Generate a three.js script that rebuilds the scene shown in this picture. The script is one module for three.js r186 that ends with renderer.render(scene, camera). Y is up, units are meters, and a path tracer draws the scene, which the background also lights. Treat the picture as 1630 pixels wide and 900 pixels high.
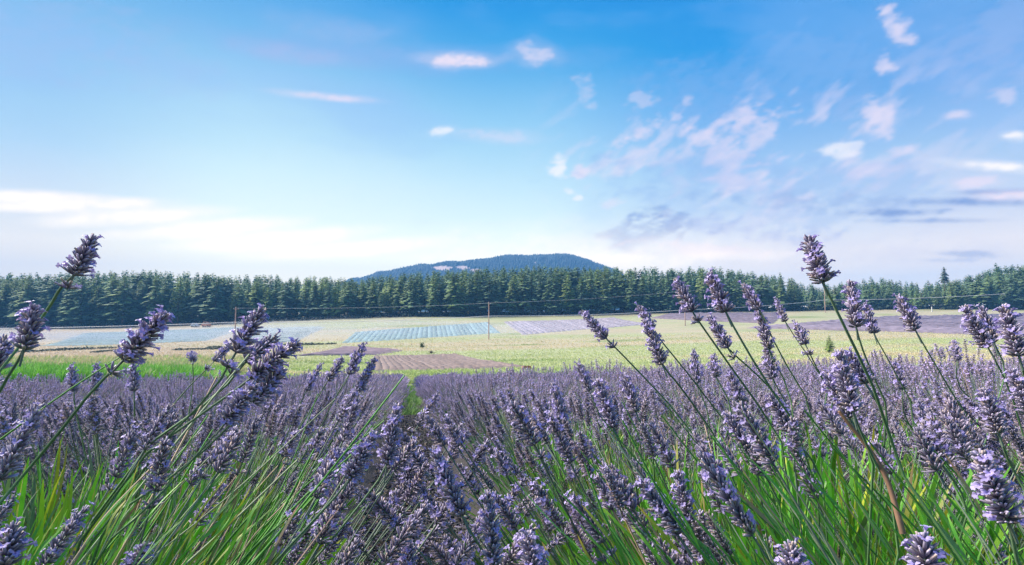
import * as THREE from 'three';
import { mergeGeometries } from 'three/addons/utils/BufferGeometryUtils.js';

// ------------------------------------------------------------------ camera, sky, sun, exposure
const scene = new THREE.Scene();
const EYE = new THREE.Vector3(0, 0.86, 0), FOCAL = 923, CX = 815, CY = 450;      // the photograph is 1630 x 900
const camera = new THREE.PerspectiveCamera(2 * Math.atan(CY / FOCAL) * 180 / Math.PI, 1630 / 900, 0.03, 9000);
const YAW = 0.1716, PITCH = 0.0704;
camera.position.copy(EYE);
const FWD = new THREE.Vector3(Math.sin(YAW) * Math.cos(PITCH), Math.sin(PITCH), -Math.cos(YAW) * Math.cos(PITCH));
camera.lookAt(EYE.clone().add(FWD));
const RIGHT = new THREE.Vector3(Math.cos(YAW), 0, Math.sin(YAW)), UPV = new THREE.Vector3().crossVectors(RIGHT, FWD);
scene.add(camera);

const renderer = new THREE.WebGLRenderer({ antialias: true });
renderer.toneMapping = THREE.LinearToneMapping;
const EXPOSURE = 6.2;
renderer.toneMappingExposure = EXPOSURE;
renderer.shadowMap.enabled = true;

const sun = new THREE.DirectionalLight(new THREE.Color(1, 0.91, 0.82), 1.5);
const SUN_AZ = YAW - 1.25, SUN_EL = 0.7;
sun.position.set(Math.sin(SUN_AZ) * Math.cos(SUN_EL), Math.sin(SUN_EL), -Math.cos(SUN_AZ) * Math.cos(SUN_EL)).multiplyScalar(300);
sun.castShadow = true; sun.shadow.radius = 56;
sun.shadow.mapSize.set(4096, 4096);
Object.assign(sun.shadow.camera, { left: -320, right: 320, top: 200, bottom: -200, near: 1, far: 900 });
scene.add(sun, sun.target);
const HAZE = 0.0005;
scene.fog = new THREE.FogExp2(new THREE.Color(0.17, 0.51, 1.0), HAZE);

// ------------------------------------------------------------------ small tools
function rng(seed) { let s = seed | 0; return () => { s = (s + 0x6d2b79f5) | 0; let t = Math.imul(s ^ (s >>> 15), 1 | s); t = (t + Math.imul(t ^ (t >>> 7), 61 | t)) ^ t; return ((t ^ (t >>> 14)) >>> 0) / 4294967296; }; }
const clamp = (x, a, b) => Math.min(b, Math.max(a, x)), lerp = (a, b, t) => a + (b - a) * t;
const smooth = (a, b, x) => { const t = clamp((x - a) / (b - a), 0, 1); return t * t * (3 - 2 * t); };
function hash(x, y) { let h = Math.imul(x | 0, 374761393) + Math.imul(y | 0, 668265263); h = Math.imul(h ^ (h >>> 13), 1274126177); return ((h ^ (h >>> 16)) >>> 0) / 4294967296; }
function noise(x, y) { const i = Math.floor(x), j = Math.floor(y), u = x - i, v = y - j, s = u * u * (3 - 2 * u), t = v * v * (3 - 2 * v); return lerp(lerp(hash(i, j), hash(i + 1, j), s), lerp(hash(i, j + 1), hash(i + 1, j + 1), s), t); }
function fbm(x, y, n = 4) { let a = 0.5, s = 0, w = 0; for (let k = 0; k < n; k++) { s += a * noise(x, y); w += a; x = x * 2.03 + 17.1; y = y * 2.03 + 5.7; a *= 0.5; } return s / w; }
const V = (x, y, z) => new THREE.Vector3(x, y, z);
const lin = (r, g, b) => new THREE.Color().setRGB(r / 255, g / 255, b / 255, THREE.SRGBColorSpace).toArray();
const ray = (px, py) => FWD.clone().addScaledVector(RIGHT, (px - CX) / FOCAL).addScaledVector(UPV, (CY - py) / FOCAL);
const at = (px, py, depth) => EYE.clone().addScaledVector(ray(px, py), depth);
function pixelOf(p) { const d = p.clone().sub(EYE), z = d.dot(FWD); return [CX + FOCAL * d.dot(RIGHT) / z, CY - FOCAL * d.dot(UPV) / z, z]; }

// ------------------------------------------------------------------ sky: air and thin high clouds
function makeSky() {
  const W = 3072, H = W / 2, data = new Float32Array(W * H * 4), K = 1 / EXPOSURE;
  const angles = (px, py) => { const d = ray(px, py).normalize(); return [Math.atan2(d.dot(RIGHT), d.x * Math.sin(YAW) - d.z * Math.cos(YAW)), Math.asin(d.y)]; };
  // colour of the clear air by bearing (columns) and height (rows, from the horizon up)
  const azs = [-1.5, -0.72, -0.42, 0, 0.39, 0.72, 1.5], els = [0, 0.085, 0.16, 0.24, 0.34, 0.44, 0.55, 0.9, 1.57];
  const air = [
    [[228, 228, 236], [230, 229, 235], [240, 240, 245], [242, 246, 250], [240, 239, 245], [234, 234, 243], [228, 229, 240]],
    [[218, 226, 241], [220, 228, 241], [234, 244, 250], [234, 247, 252], [228, 232, 244], [222, 227, 242], [212, 220, 240]],
    [[200, 220, 243], [208, 226, 245], [222, 246, 252], [218, 244, 252], [200, 221, 245], [198, 217, 243], [186, 206, 240]],
    [[178, 212, 244], [180, 217, 246], [206, 239, 251], [196, 232, 250], [170, 207, 243], [170, 206, 241], [150, 192, 238]],
    [[156, 203, 240], [158, 206, 242], [178, 220, 247], [156, 210, 245], [122, 182, 238], [120, 176, 234], [116, 172, 232]],
    [[128, 187, 235], [131, 190, 237], [130, 192, 239], [98, 179, 236], [66, 161, 232], [94, 164, 229], [92, 160, 228]],
    [[88, 162, 226], [94, 168, 230], [78, 163, 232], [38, 150, 228], [32, 145, 226], [74, 154, 226], [70, 148, 222]],
    [[40, 116, 202], [40, 118, 206], [34, 116, 208], [26, 112, 206], [26, 112, 206], [34, 114, 204], [38, 114, 202]],
    [[26, 92, 182], [26, 92, 182], [26, 92, 182], [26, 92, 182], [26, 92, 182], [26, 92, 182], [26, 92, 182]],
  ].map((r) => r.map((c) => lin(...c)));
  // clouds: centre and half sizes in pixels of the photograph, tilt, strength, colour, raggedness
  const white = lin(250, 250, 253), pink = lin(234, 228, 246), grey = lin(128, 166, 220), haze = lin(176, 196, 238), pale = lin(150, 188, 238);
  const list = [
    [20, 312, 130, 9, 0.1, 1.1, white, 0.5], [120, 326, 130, 10, 0.13, 1.1, white, 0.48], [230, 344, 130, 11, 0.16, 1.2, white, 0.42], [340, 363, 130, 12, 0.16, 1.2, white, 0.4], [450, 380, 130, 12, 0.14, 1.2, white, 0.4], [560, 396, 130, 11, 0.12, 1.1, white, 0.4], [20, 330, 110, 7, 0.04, 0.6, white, 0.5], [470, 310, 300, 60, 0, 0.12, white, 0.3],
    [620, 92, 260, 20, 0.02, 0.6, pale, 0.42], [470, 88, 100, 14, 0, 0.5, haze, 0.5], [735, 97, 60, 11, 0.03, 1, pink, 0.62], [850, 86, 34, 18, -0.1, 0.6, pink, 0.62], [540, 50, 100, 20, 0, 0.35, haze, 0.45],
    [520, 155, 75, 6, 0.03, 0.75, pink, 0.55], [705, 210, 30, 9, 0.15, 0.9, white, 0.8], [800, 219, 60, 11, 0, 0.4, pink, 0.6], [60, 60, 170, 80, 0.3, 0.25, haze, 0.9], [260, 110, 120, 70, 0, 0.2, haze, 0.9],
    [1425, 40, 24, 44, 0.55, 1.0, pink, 0.9], [1412, 108, 26, 32, 0.4, 0.9, pink, 1], [1398, 196, 26, 38, 0.4, 0.85, pink, 1], [1350, 176, 30, 26, 0.4, 0.35, haze, 1],
    [1346, 243, 48, 20, -0.12, 0.95, white, 0.9], [1386, 275, 42, 14, 0.06, 0.75, pink, 0.9], [1446, 238, 38, 13, 0.03, 0.85, pink, 0.9], [1524, 183, 20, 8, -0.15, 0.9, pink, 0.7], [1605, 155, 26, 20, 0, 0.6, pink, 0.9],
    [1180, 184, 60, 14, 0.12, 0.85, pink, 1.1], [1205, 205, 55, 44, 0.2, 0.75, pink, 1.2], [1160, 255, 60, 40, -0.2, 0.7, pink, 1.2], [1110, 216, 36, 18, -0.4, 0.7, pink, 1], [1170, 290, 60, 16, -0.1, 0.55, pink, 1],
    [1020, 210, 44, 14, 0.5, 0.85, pink, 0.9], [1014, 160, 30, 18, 0, 0.5, pink, 1], [930, 150, 18, 24, 0.3, 0.4, pink, 1], [1075, 186, 18, 8, 0, 0.6, pink, 0.9], [1100, 160, 14, 8, 0, 0.6, pink, 0.9], [1070, 265, 22, 40, 0.3, 0.35, pink, 1],
    [885, 264, 24, 20, 0, 0.95, white, 1], [926, 273, 17, 13, -0.3, 0.85, pink, 1], [904, 304, 13, 6, -0.2, 0.85, white, 0.9], [921, 316, 9, 5, 0, 0.7, white, 0.9], [970, 322, 20, 8, 0, 0.5, pink, 1],
    [1180, 130, 260, 70, 0, 0.35, pale, 1], [1250, 300, 330, 70, -0.12, 0.45, pale, 0.9], [1150, 360, 190, 20, -0.17, 0.7, haze, 0.9], [1280, 320, 200, 18, -0.15, 0.35, grey, 0.9],
    [1010, 374, 74, 30, -0.06, 0.85, grey, 1.1], [1060, 345, 90, 24, -0.2, 0.6, grey, 1.1], [1100, 395, 130, 12, -0.12, 0.7, pink, 0.8], [1180, 408, 120, 10, -0.05, 0.6, white, 0.8],
    [1430, 338, 80, 6, -0.08, 0.8, grey, 0.55], [1545, 322, 110, 7, -0.14, 0.85, grey, 0.55], [1600, 306, 70, 5, -0.12, 0.8, grey, 0.55], [1480, 352, 90, 4, -0.1, 0.6, grey, 0.55], [1595, 265, 90, 9, -0.28, 0.95, white, 0.6], [1560, 292, 60, 12, -0.1, 0.9, pink, 0.7], [1612, 312, 50, 8, -0.12, 0.95, pink, 0.6], [1615, 217, 22, 7, -0.3, 0.9, white, 0.6],
    [1550, 405, 60, 6, -0.12, 0.7, grey, 0.7], [1510, 415, 60, 4, -0.06, 0.5, grey, 0.7], [1340, 400, 300, 30, -0.05, 0.25, haze, 0.7], [980, 420, 120, 20, 0, 0.6, white, 0.6],
    [900, 400, 240, 40, 0, 0.5, white, 0.5], [1600, 60, 130, 90, 0.2, 0.35, haze, 1],
  ].map(([x, y, rx, ry, tilt, k, c, rag]) => { const [a, e] = angles(x, y), [a2] = angles(x + 10, y), [, e2] = angles(x, y - 10); return { a, e, rx: rx * (a2 - a) / 10, ry: ry * (e2 - e) / 10, s: Math.sin(-tilt), c: Math.cos(-tilt), k, col: c, rag }; });
  const find = (list2, v) => { let i = 0; while (i < list2.length - 2 && v > list2[i + 1]) i++; return [i, clamp((v - list2[i]) / (list2[i + 1] - list2[i]), 0, 1)]; };
  for (let row = 0; row < H; row++) {
    const el = ((row + 0.5) / H - 0.5) * Math.PI, e = Math.max(el, 0.001), [ie, fe] = find(els, e);
    for (let col = 0; col < W; col++) {
      const o = (row * W + col) * 4, round = ((col + 0.5) / W - 0.5) * 2 * Math.PI;
      let az = Math.atan2(Math.cos(round), -Math.sin(round)) - YAW;
      if (az > Math.PI) az -= 2 * Math.PI; if (az < -Math.PI) az += 2 * Math.PI;
      const [ia, fa0] = find(azs, clamp(az, -1.5, 1.5)), fa = fa0 * fa0 * (3 - 2 * fa0), rgb = [0, 0, 0];
      for (let c = 0; c < 3; c++) {
        let a = lerp(air[ie][ia][c], air[ie][ia + 1][c], fa), b = lerp(air[ie + 1][ia][c], air[ie + 1][ia + 1][c], fa);
        if (Math.abs(az) > 1.5) { const t = (Math.abs(az) - 1.5) / (Math.PI - 1.5) * 0.5, other = az > 0 ? 0 : 6; a = lerp(a, air[ie][other][c], t); b = lerp(b, air[ie + 1][other][c], t); }
        rgb[c] = lerp(a, b, fe);
      }
      if (el > 0) {
        // a light veil of high cloud over the whole sky
        const veil = smooth(0.52, 0.8, fbm(az * 3.2 + 40 + e * 2, e * 9 + 11, 5)) * 0.32 * smooth(0.02, 0.2, e);
        for (let c = 0; c < 3; c++) rgb[c] = lerp(rgb[c], pale[c] * 1.1, veil);
        const q1 = az * 0.86 + e * 0.5, q2 = e * 0.86 - az * 0.5, flock = smooth(0.0, 0.2, az) * smooth(0.8, 0.5, az) * smooth(0.12, 0.22, e) * smooth(0.42, 0.3, e);
        const curl = smooth(0.5, 0.68, 0.5 * fbm(q1 * 26 + 60, q2 * 70 + 8, 6) + 0.5 * fbm(q1 * 9 + 3, q2 * 14 + 40, 3)) * flock * 0.55;      // small high clouds in a flock on the right
        for (let c = 0; c < 3; c++) rgb[c] = lerp(rgb[c], pink[c], curl);
        if (Math.abs(az) < 1) for (const q of list) {
          const dx0 = az - q.a, dy0 = e - q.e, R = Math.max(q.rx, q.ry) * 2.4;
          if (Math.abs(dx0) > R || Math.abs(dy0) > R) continue;
          const wx = (fbm(az * 22 + 3, e * 40 + 9, 3) - 0.5) * 1.5 * q.rag, wy = (fbm(az * 20 + 77, e * 44 + 31, 3) - 0.5) * 1.5 * q.rag;
          const u = (dx0 * q.c - dy0 * q.s) / q.rx + wx, v = (dx0 * q.s + dy0 * q.c) / q.ry + wy, r2 = (u * u + v * v) / 2.6;
          if (r2 > 1) continue;
          const body = Math.pow(1 - r2, 1.6), p1 = az * 0.88 + e * 0.47, p2 = e * 0.88 - az * 0.47;
          const grain = 0.6 * fbm(p1 * 38 + 7, p2 * 95 + 3, 6) + 0.4 * fbm(az * 95 + 31, e * 230 + 9, 5), wisp = smooth(0.82 - 0.62 * body, 1.22 - 0.62 * body, grain + 0.06) * smooth(0, 0.3, body), soft = body * (0.6 + 0.8 * grain);
          const m = clamp((q.rag > 0.65 ? 0.66 : 0.95) * q.k * lerp(soft, wisp * 1.15, clamp((q.rag - 0.35) * 1.8, 0, 1)), 0, 1);
          for (let c = 0; c < 3; c++) rgb[c] = lerp(rgb[c], q.col[c], m);
        }
      }
      const through = Math.exp(-HAZE * Math.min(1900, 215 / Math.sin(e)));      // the lit haze before it dims and tints the low sky again
      for (let c = 0; c < 3; c++) rgb[c] = Math.max(0.3 * rgb[c], (rgb[c] - (1 - through) * lerp([0.08, 0.37, 0.8][c], [0.26, 0.48, 0.76][c], smooth(0.03, 0.3, e))) / through);
      data[o] = rgb[0] * K; data[o + 1] = rgb[1] * K; data[o + 2] = rgb[2] * K; data[o + 3] = 1;
    }
  }
  const t = new THREE.DataTexture(data, W, H, THREE.RGBAFormat, THREE.FloatType);
  t.mapping = THREE.EquirectangularReflectionMapping; t.magFilter = THREE.LinearFilter; t.minFilter = THREE.LinearFilter; t.needsUpdate = true;
  scene.background = t; scene.environment = t;
}
makeSky();

// ------------------------------------------------------------------ mesh tools
class MB {                                        // collects triangles with a colour per vertex
  constructor() { this.p = []; this.c = []; this.i = []; }
  v(p, c) { this.p.push(p.x, p.y, p.z); this.c.push(c[0], c[1], c[2]); return this.p.length / 3 - 1; }
  tri(a, b, c) { this.i.push(a, b, c); }
  quad(a, b, c, d) { this.i.push(a, b, c, a, c, d); }
  tube(points, radii, sides, color, cap = true) {
    const n = points.length, t = V(), u = V(), w = V(), rings = [];
    for (let k = 0; k < n; k++) {
      t.subVectors(points[Math.min(k + 1, n - 1)], points[Math.max(k - 1, 0)]).normalize();
      if (k === 0) { u.set(Math.abs(t.y) > 0.9 ? 1 : 0, Math.abs(t.y) > 0.9 ? 0 : 1, 0); }
      u.addScaledVector(t, -u.dot(t)).normalize(); w.crossVectors(t, u);
      const ring = [], col = typeof color === 'function' ? color(k / (n - 1)) : color;
      for (let s = 0; s < sides; s++) { const a = s / sides * 2 * Math.PI; ring.push(this.v(points[k].clone().addScaledVector(u, Math.cos(a) * radii[k]).addScaledVector(w, Math.sin(a) * radii[k]), col)); }
      rings.push(ring);
    }
    for (let k = 0; k < n - 1; k++) for (let s = 0; s < sides; s++) this.quad(rings[k][s], rings[k][(s + 1) % sides], rings[k + 1][(s + 1) % sides], rings[k + 1][s]);
    if (cap) { const e = this.v(points[n - 1], typeof color === 'function' ? color(1) : color); for (let s = 0; s < sides; s++) this.tri(rings[n - 1][s], rings[n - 1][(s + 1) % sides], e); }
  }
  strip(points, widths, side, color) {            // a blade: side is the direction of its width
    const n = points.length; let a, b;
    for (let k = 0; k < n; k++) {
      const col = typeof color === 'function' ? color(k / (n - 1)) : color, s = side.clone().multiplyScalar(widths[k] / 2);
      const x = this.v(points[k].clone().sub(s), col), y = this.v(points[k].clone().add(s), col);
      if (k) this.quad(a, b, y, x);
      a = x; b = y;
    }
  }
  geometry() {
    const g = new THREE.BufferGeometry();
    g.setAttribute('position', new THREE.Float32BufferAttribute(this.p, 3)); g.setAttribute('color', new THREE.Float32BufferAttribute(this.c, 3));
    g.setIndex(this.i); g.computeVertexNormals(); return g;
  }
}
const used = {};
function numbered(name) { const n = used[name] = (used[name] ?? -1) + 1; return n ? name + '_' + String(n).padStart(3, '0') : name; }
function shade(o) { o.traverse((m) => { if (m.isMesh) { m.castShadow = true; m.receiveShadow = true; } }); return o; }
function tag(o, label, category, group, kind) { Object.assign(o.userData, label && { label }, category && { category }, group && { group }, kind && { kind }); return o; }
function thing(name, position, label, category, group) { const o = new THREE.Group(); o.name = numbered(name); o.position.copy(position); scene.add(o); return tag(o, label, category, group); }
function part(name, geometry, material, parent) { const m = new THREE.Mesh(geometry, material); m.name = name; m.castShadow = m.receiveShadow = true; parent.add(m); return m; }
function structure(name, geometry, material) { const m = part(numbered(name), geometry, material, scene); m.userData.kind = 'structure'; return m; }
function copies(name, geometry, material, matrices, colors, parent = scene) {
  const m = new THREE.InstancedMesh(geometry, material, matrices.length); m.name = parent === scene ? numbered(name) : name; m.castShadow = m.receiveShadow = true;
  const c = new THREE.Color();
  matrices.forEach((x, k) => { m.setMatrixAt(k, x); if (colors) m.setColorAt(k, c.setRGB(...colors[k])); });
  m.userData.kind = 'stuff'; parent.add(m); return m;
}
const mat = (o) => new THREE.MeshStandardMaterial({ vertexColors: true, side: THREE.DoubleSide, roughness: 0.85, ...o });
const leafy = (t, o) => new THREE.MeshPhysicalMaterial({ vertexColors: true, side: THREE.DoubleSide, roughness: 0.9, transmission: t, thickness: 0, ...o });
function orient(from, to, roll = 0) {             // quaternion that turns +y along to - from
  const q = new THREE.Quaternion().setFromUnitVectors(V(0, 1, 0), V().subVectors(to, from).normalize());
  return q.multiply(new THREE.Quaternion().setFromAxisAngle(V(0, 1, 0), roll));
}
const M4 = (p, q, s) => new THREE.Matrix4().compose(p, q, typeof s === 'number' ? V(s, s, s) : s);
const mixc = (a, b, t) => [lerp(a[0], b[0], t), lerp(a[1], b[1], t), lerp(a[2], b[2], t)];
const times = (a, k) => [a[0] * k, a[1] * k, a[2] * k];

// ------------------------------------------------------------------ the lie of the land
const SLOPE = 0.082;
const LD = [16, 25, 38, 60, 90, 130, 160, 210, 240, 300, 500, 900];
const LR = [-0.775, -0.1, 0.74];
const LH = [
  [-2.42, -2.75, -3.4, -4.36, -4.95, -5.35, -4.95, -3.3, -1.5, 2, 5, 5],
  [-2.27, -3.0, -4.07, -4.6, -5.07, -4.65, -2.9, 0.45, 3.4, 6, 9, 9],
  [-2.08, -2.71, -3.7, -3.95, -3.4, -2.4, -0.8, 3.2, 6.3, 9, 12, 12],
];
const LS = LH.map((h) => h.map((_, k) => { const a = Math.max(k - 1, 0), b = Math.min(k + 1, h.length - 1); return (h[b] - h[a]) / (LD[b] - LD[a]); }));
function column(k, d) {
  if (d <= LD[0]) return LH[k][0]; if (d >= LD[LD.length - 1]) return LH[k][LD.length - 1];
  let i = 0; while (d > LD[i + 1]) i++;
  const w = LD[i + 1] - LD[i], t = (d - LD[i]) / w, t2 = t * t, t3 = t2 * t;
  return LH[k][i] * (2 * t3 - 3 * t2 + 1) + LS[k][i] * w * (t3 - 2 * t2 + t) + LH[k][i + 1] * (3 * t2 - 2 * t3) + LS[k][i + 1] * w * (t3 - t2);
}
const SY = Math.sin(YAW), CYW = Math.cos(YAW);
function land(x, z) {
  const u = -z, near = -SLOPE * clamp(u, -12, 60), D = x * SY + u * CYW, X = x * CYW - u * SY;
  const w = smooth(11, 17, D);
  if (w === 0) return near;
  const r = clamp(X / D, -1.2, 1.2);
  let far;
  if (r < LR[0]) far = column(0, D); else if (r > LR[2]) far = column(2, D);
  else if (r < LR[1]) far = lerp(column(0, D), column(1, D), smooth(LR[0], LR[1], r)); else far = lerp(column(1, D), column(2, D), smooth(LR[1], LR[2], r));
  const rough = D > 40 ? (fbm(x * 0.03 + 9, z * 0.03 + 4, 3) - 0.5) * 0.5 * smooth(40, 80, D) : 0;
  return lerp(near, far + EYE.y + rough, w);
}
function groundAt(px, py) {                       // where the sight line through a pixel meets the land
  const d = ray(px, py); let t = 14;
  for (; t < 600; t += 0.15) { const x = EYE.x + d.x * t, z = EYE.z + d.z * t; if (EYE.y + d.y * t <= land(x, z)) break; }
  const x = EYE.x + d.x * t, z = EYE.z + d.z * t; return V(x, land(x, z), z);
}

// ------------------------------------------------------------------ ground sheet
function grain(size, seed, lo, hi, stretch = 1) {
  const d = new Uint8Array(size * size * 4), R = rng(seed), fine = new Float32Array(size * size).map(() => R());
  for (let y = 0; y < size; y++) for (let x = 0; x < size; x++) {
    const wrap = (f, a, b) => { const u = x / size, v = y / size; return lerp(lerp(f(u * a, v * b), f((u - 1) * a, v * b), u), lerp(f(u * a, (v - 1) * b), f((u - 1) * a, (v - 1) * b), u), v); };
    const n = 0.45 * wrap((p, q) => fbm(p + seed, q + 3, 4), 12 * stretch, 12) + 0.3 * wrap((p, q) => fbm(p + 50 + seed, q, 3), 50 * stretch, 50) + 0.25 * fine[y * size + x];
    const g = Math.round(255 * clamp(lerp(lo, hi, clamp((n - 0.25) * 2, 0, 1)), 0, 1)); d.set([g, g, g, 255], (y * size + x) * 4);
  }
  const t = new THREE.DataTexture(d, size, size); t.wrapS = t.wrapT = THREE.RepeatWrapping; t.magFilter = THREE.LinearFilter; t.needsUpdate = true; return t;
}
const grit = grain(512, 3, 0.45, 1), gritCoarse = grit.clone(); gritCoarse.needsUpdate = true;
const STRAW = [0.64, 0.56, 0.35], PALEGREEN = [0.53, 0.57, 0.28], GREEN = [0.24, 0.36, 0.07], SOIL = [0.06, 0.056, 0.056], BUFF = [0.62, 0.50, 0.37];
function meadowColor(x, z) {
  const D = x * SY - z * CYW, X = x * CYW + z * SY, r = X / Math.max(D, 1);
  const a = fbm(X * 0.014 + 5, D * 0.05 + 2, 4), b = fbm(X * 0.06 + 50, D * 0.22 + 8, 4);
  let c = mixc(STRAW, PALEGREEN, smooth(0.38, 0.62, a * 0.6 + b * 0.4));
  c = mixc(c, GREEN, smooth(0.62, 0.85, fbm(X * 0.03 + 90, D * 0.09 + 14, 4)) * 0.8);
  c = mixc(c, BUFF, smooth(-0.3, -0.6, r) * smooth(60, 78, D) * 0.8 * smooth(0.3, 0.6, b + 0.1));
  c = mixc(c, [0.3, 0.42, 0.09], smooth(66, 48, D) * smooth(0.3, 0.6, b + 0.08) * 0.8);
  c = mixc(c, [0.42, 0.34, 0.15], smooth(218, 236, D) * 0.6);
  return times(c, 0.9 + 0.2 * fbm(X * 0.3, D * 0.5, 3));
}
function groundColor(x, z) {
  const u = -z, D = x * SY + u * CYW;
  const soil = mixc(SOIL, [0.11, 0.095, 0.09], fbm(x * 5, z * 5, 3));
  const gap = Math.abs((((x - 0.03) / 1.24 + 1000) % 1) - 0.5);            // grass keeps to the lanes between the rows
  const grassy = mixc(soil, [0.16, 0.27, 0.06], smooth(12, 20, u) * smooth(0.32, 0.42, gap) * smooth(0.25, 0.5, fbm(x * 3, z * 1.2, 3)));
  return mixc(grassy, meadowColor(x, z), smooth(0, 2.5, Math.max(u - edgeOf(x), 0)) * (D > 12 ? 1 : 0));
}
function edgeOf(x) { return x > -2.4 ? 38 : x > -6 ? lerp(23, 38, (x + 6) / 3.6) : 21; }      // how far the lavender rows run
{
  const rings = [], NA = 720;
  for (let d = 0.25; d < 1750; d *= d < 30 ? 1.045 : d < 300 ? 1.018 : 1.12) rings.push(d);
  const g = new THREE.BufferGeometry(), p = [0, land(0, 0), 0], c = [...SOIL], uv = [0, 0], idx = [];
  for (const d of rings) for (let k = 0; k < NA; k++) {
    const a = k / NA * 2 * Math.PI, x = Math.sin(a) * d, z = -Math.cos(a) * d, col = groundColor(x, z);
    p.push(x, land(x, z), z); c.push(...col); uv.push(x / 3, z / 3);
  }
  for (let k = 0; k < NA; k++) idx.push(0, 1 + (k + 1) % NA, 1 + k);
  for (let r = 0; r < rings.length - 1; r++) for (let k = 0; k < NA; k++) { const a = 1 + r * NA + k, b = 1 + r * NA + (k + 1) % NA; idx.push(a, b, b + NA, a, b + NA, a + NA); }
  g.setAttribute('position', new THREE.Float32BufferAttribute(p, 3)); g.setAttribute('color', new THREE.Float32BufferAttribute(c, 3)); g.setAttribute('uv', new THREE.Float32BufferAttribute(uv, 2)); g.setIndex(idx); g.computeVertexNormals();
  structure('ground', g, mat({ map: grit, bumpMap: grit, bumpScale: 0.03, roughness: 1 }));
}

// ------------------------------------------------------------------ fields on the far side of the valley
const lerp3 = (a, b, t) => V(lerp(a.x, b.x, t), 0, lerp(a.z, b.z, t));
function quadOf(px) { const [bl, br, fr, fl] = px.map((q) => groundAt(...q)); return (s, t) => lerp3(lerp3(fl, fr, s), lerp3(bl, br, s), t); }
function patch(name, q, ns, nt, lift, color, material) {
  const g = new THREE.BufferGeometry(), p = [], c = [], uv = [], idx = [];
  for (let j = 0; j <= nt; j++) for (let i = 0; i <= ns; i++) { const rim = i === 0 || j === 0 || i === ns || j === nt, w = q(i / ns, j / nt); if (rim) { w.x += (noise(w.x * 0.7, w.z * 0.7) - 0.5) * 2.4; w.z += (noise(w.x * 0.6 + 40, w.z * 0.6) - 0.5) * 2.4; }
    const k = i === 0 || j === 0 || i === ns || j === nt ? -0.05 : lift; p.push(w.x, land(w.x, w.z) + k, w.z); c.push(...color(w, i / ns, j / nt)); uv.push(w.x / 3, w.z / 3); }
  for (let j = 0; j < nt; j++) for (let i = 0; i < ns; i++) { const a = j * (ns + 1) + i; idx.push(a, a + 1, a + ns + 2, a, a + ns + 2, a + ns + 1); }
  g.setAttribute('position', new THREE.Float32BufferAttribute(p, 3)); g.setAttribute('color', new THREE.Float32BufferAttribute(c, 3)); g.setAttribute('uv', new THREE.Float32BufferAttribute(uv, 2)); g.setIndex(idx); g.computeVertexNormals();
  return structure(name, g, material);
}
function rowGeometry(q, s0, s1, along, width, height, color, seed, step) {      // one uneven hump of plants or earth, following the land
  const lo = 0.015 * hash(seed, 3), hi = 1 - 0.015 * hash(seed, 8), line = (t) => (along ? q(lerp(s0, s1, t), lerp(lo, hi, t)) : q(lerp(lo, hi, t), lerp(s0, s1, t)));
  const a = line(0), b = line(1), len = Math.hypot(a.x - b.x, a.z - b.z), n = clamp(Math.round(len / step), 6, 160), m = new MB(), side = V(-(b.z - a.z) / len, 0, (b.x - a.x) / len);
  let prev;
  for (let k = 0; k <= n; k++) {
    const w = line(k / n), j = fbm(w.x * 0.9 + seed, w.z * 0.9, 3), h = height * (0.55 + 0.9 * j), wd = width * (0.7 + 0.6 * noise(w.x * 1.3, w.z * 1.3 + seed)), end = Math.min(1, (Math.min(k, n - k) + 0.15) / 2.2), ring = [];
    for (const [f, y] of [[-0.5, 0], [-0.34, 0.7], [0, 1], [0.34, 0.72], [0.5, 0]]) { const x = w.x + side.x * f * wd, z = w.z + side.z * f * wd; ring.push(m.v(V(x, land(x, z) + (y ? y * h * end * (0.85 + 0.3 * hash(k * 7 + seed, f * 50)) : -0.05), z), times(color, 0.75 + 0.5 * hash(k * 3 + seed, f * 90 + 5)))); }
    if (prev) for (let s = 0; s < 4; s++) m.quad(prev[s], prev[s + 1], ring[s + 1], ring[s]);
    prev = ring;
  }
  return m.geometry();
}
const fieldMat = mat({ map: grit, bumpMap: grit, bumpScale: 0.04, roughness: 1 }), rowMat = mat({ roughness: 1 });
function field(name, rowName, px, n, along, width, height, base, crop, lift = 0.03, step = 1.1) {
  const q = quadOf(px), o = patch(name, q, 40, 24, lift, (w) => times(base, 0.75 + 0.5 * fbm(w.x * 0.4, w.z * 0.4, 3)), fieldMat);
  for (let k = 0; k < n; k++) { const s = (k + 0.5) / n; part(rowName, rowGeometry(q, s, s, along, width, height, times(crop, 0.85 + 0.3 * hash(k, n)), k * 13 + n, step), rowMat, o); }
  return o;
}
field('ploughed_field', 'furrow_ridge', [[597, 567.5], [722, 564.5], [838, 586], [598, 591]], 22, true, 1.0, 0.22, [0.20, 0.145, 0.12], [0.235, 0.175, 0.145], 0.05, 0.7);
field('lavender_field', 'lavender_row', [[566, 529], [776, 513], [796, 530.5], [543, 547]], 30, true, 1.6, 0.2, [0.36, 0.44, 0.40], [0.25, 0.35, 0.34]);
field('lavender_field', 'lavender_row', [[801, 512.5], [976, 505.5], [1032, 516.5], [832, 534]], 26, true, 1.7, 0.28, [0.40, 0.37, 0.34], [0.31, 0.28, 0.31]);
field('lavender_field', 'lavender_row', [[1060, 501], [1250, 499.5], [1232, 516], [1034, 506.5]], 20, false, 1.5, 0.6, [0.26, 0.21, 0.2], [0.2, 0.16, 0.19]);
field('lavender_field', 'lavender_row', [[1395, 507], [1700, 498], [1700, 538], [1180, 523]], 26, false, 1.3, 0.6, [0.30, 0.25, 0.25], [0.25, 0.205, 0.245]);
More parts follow.
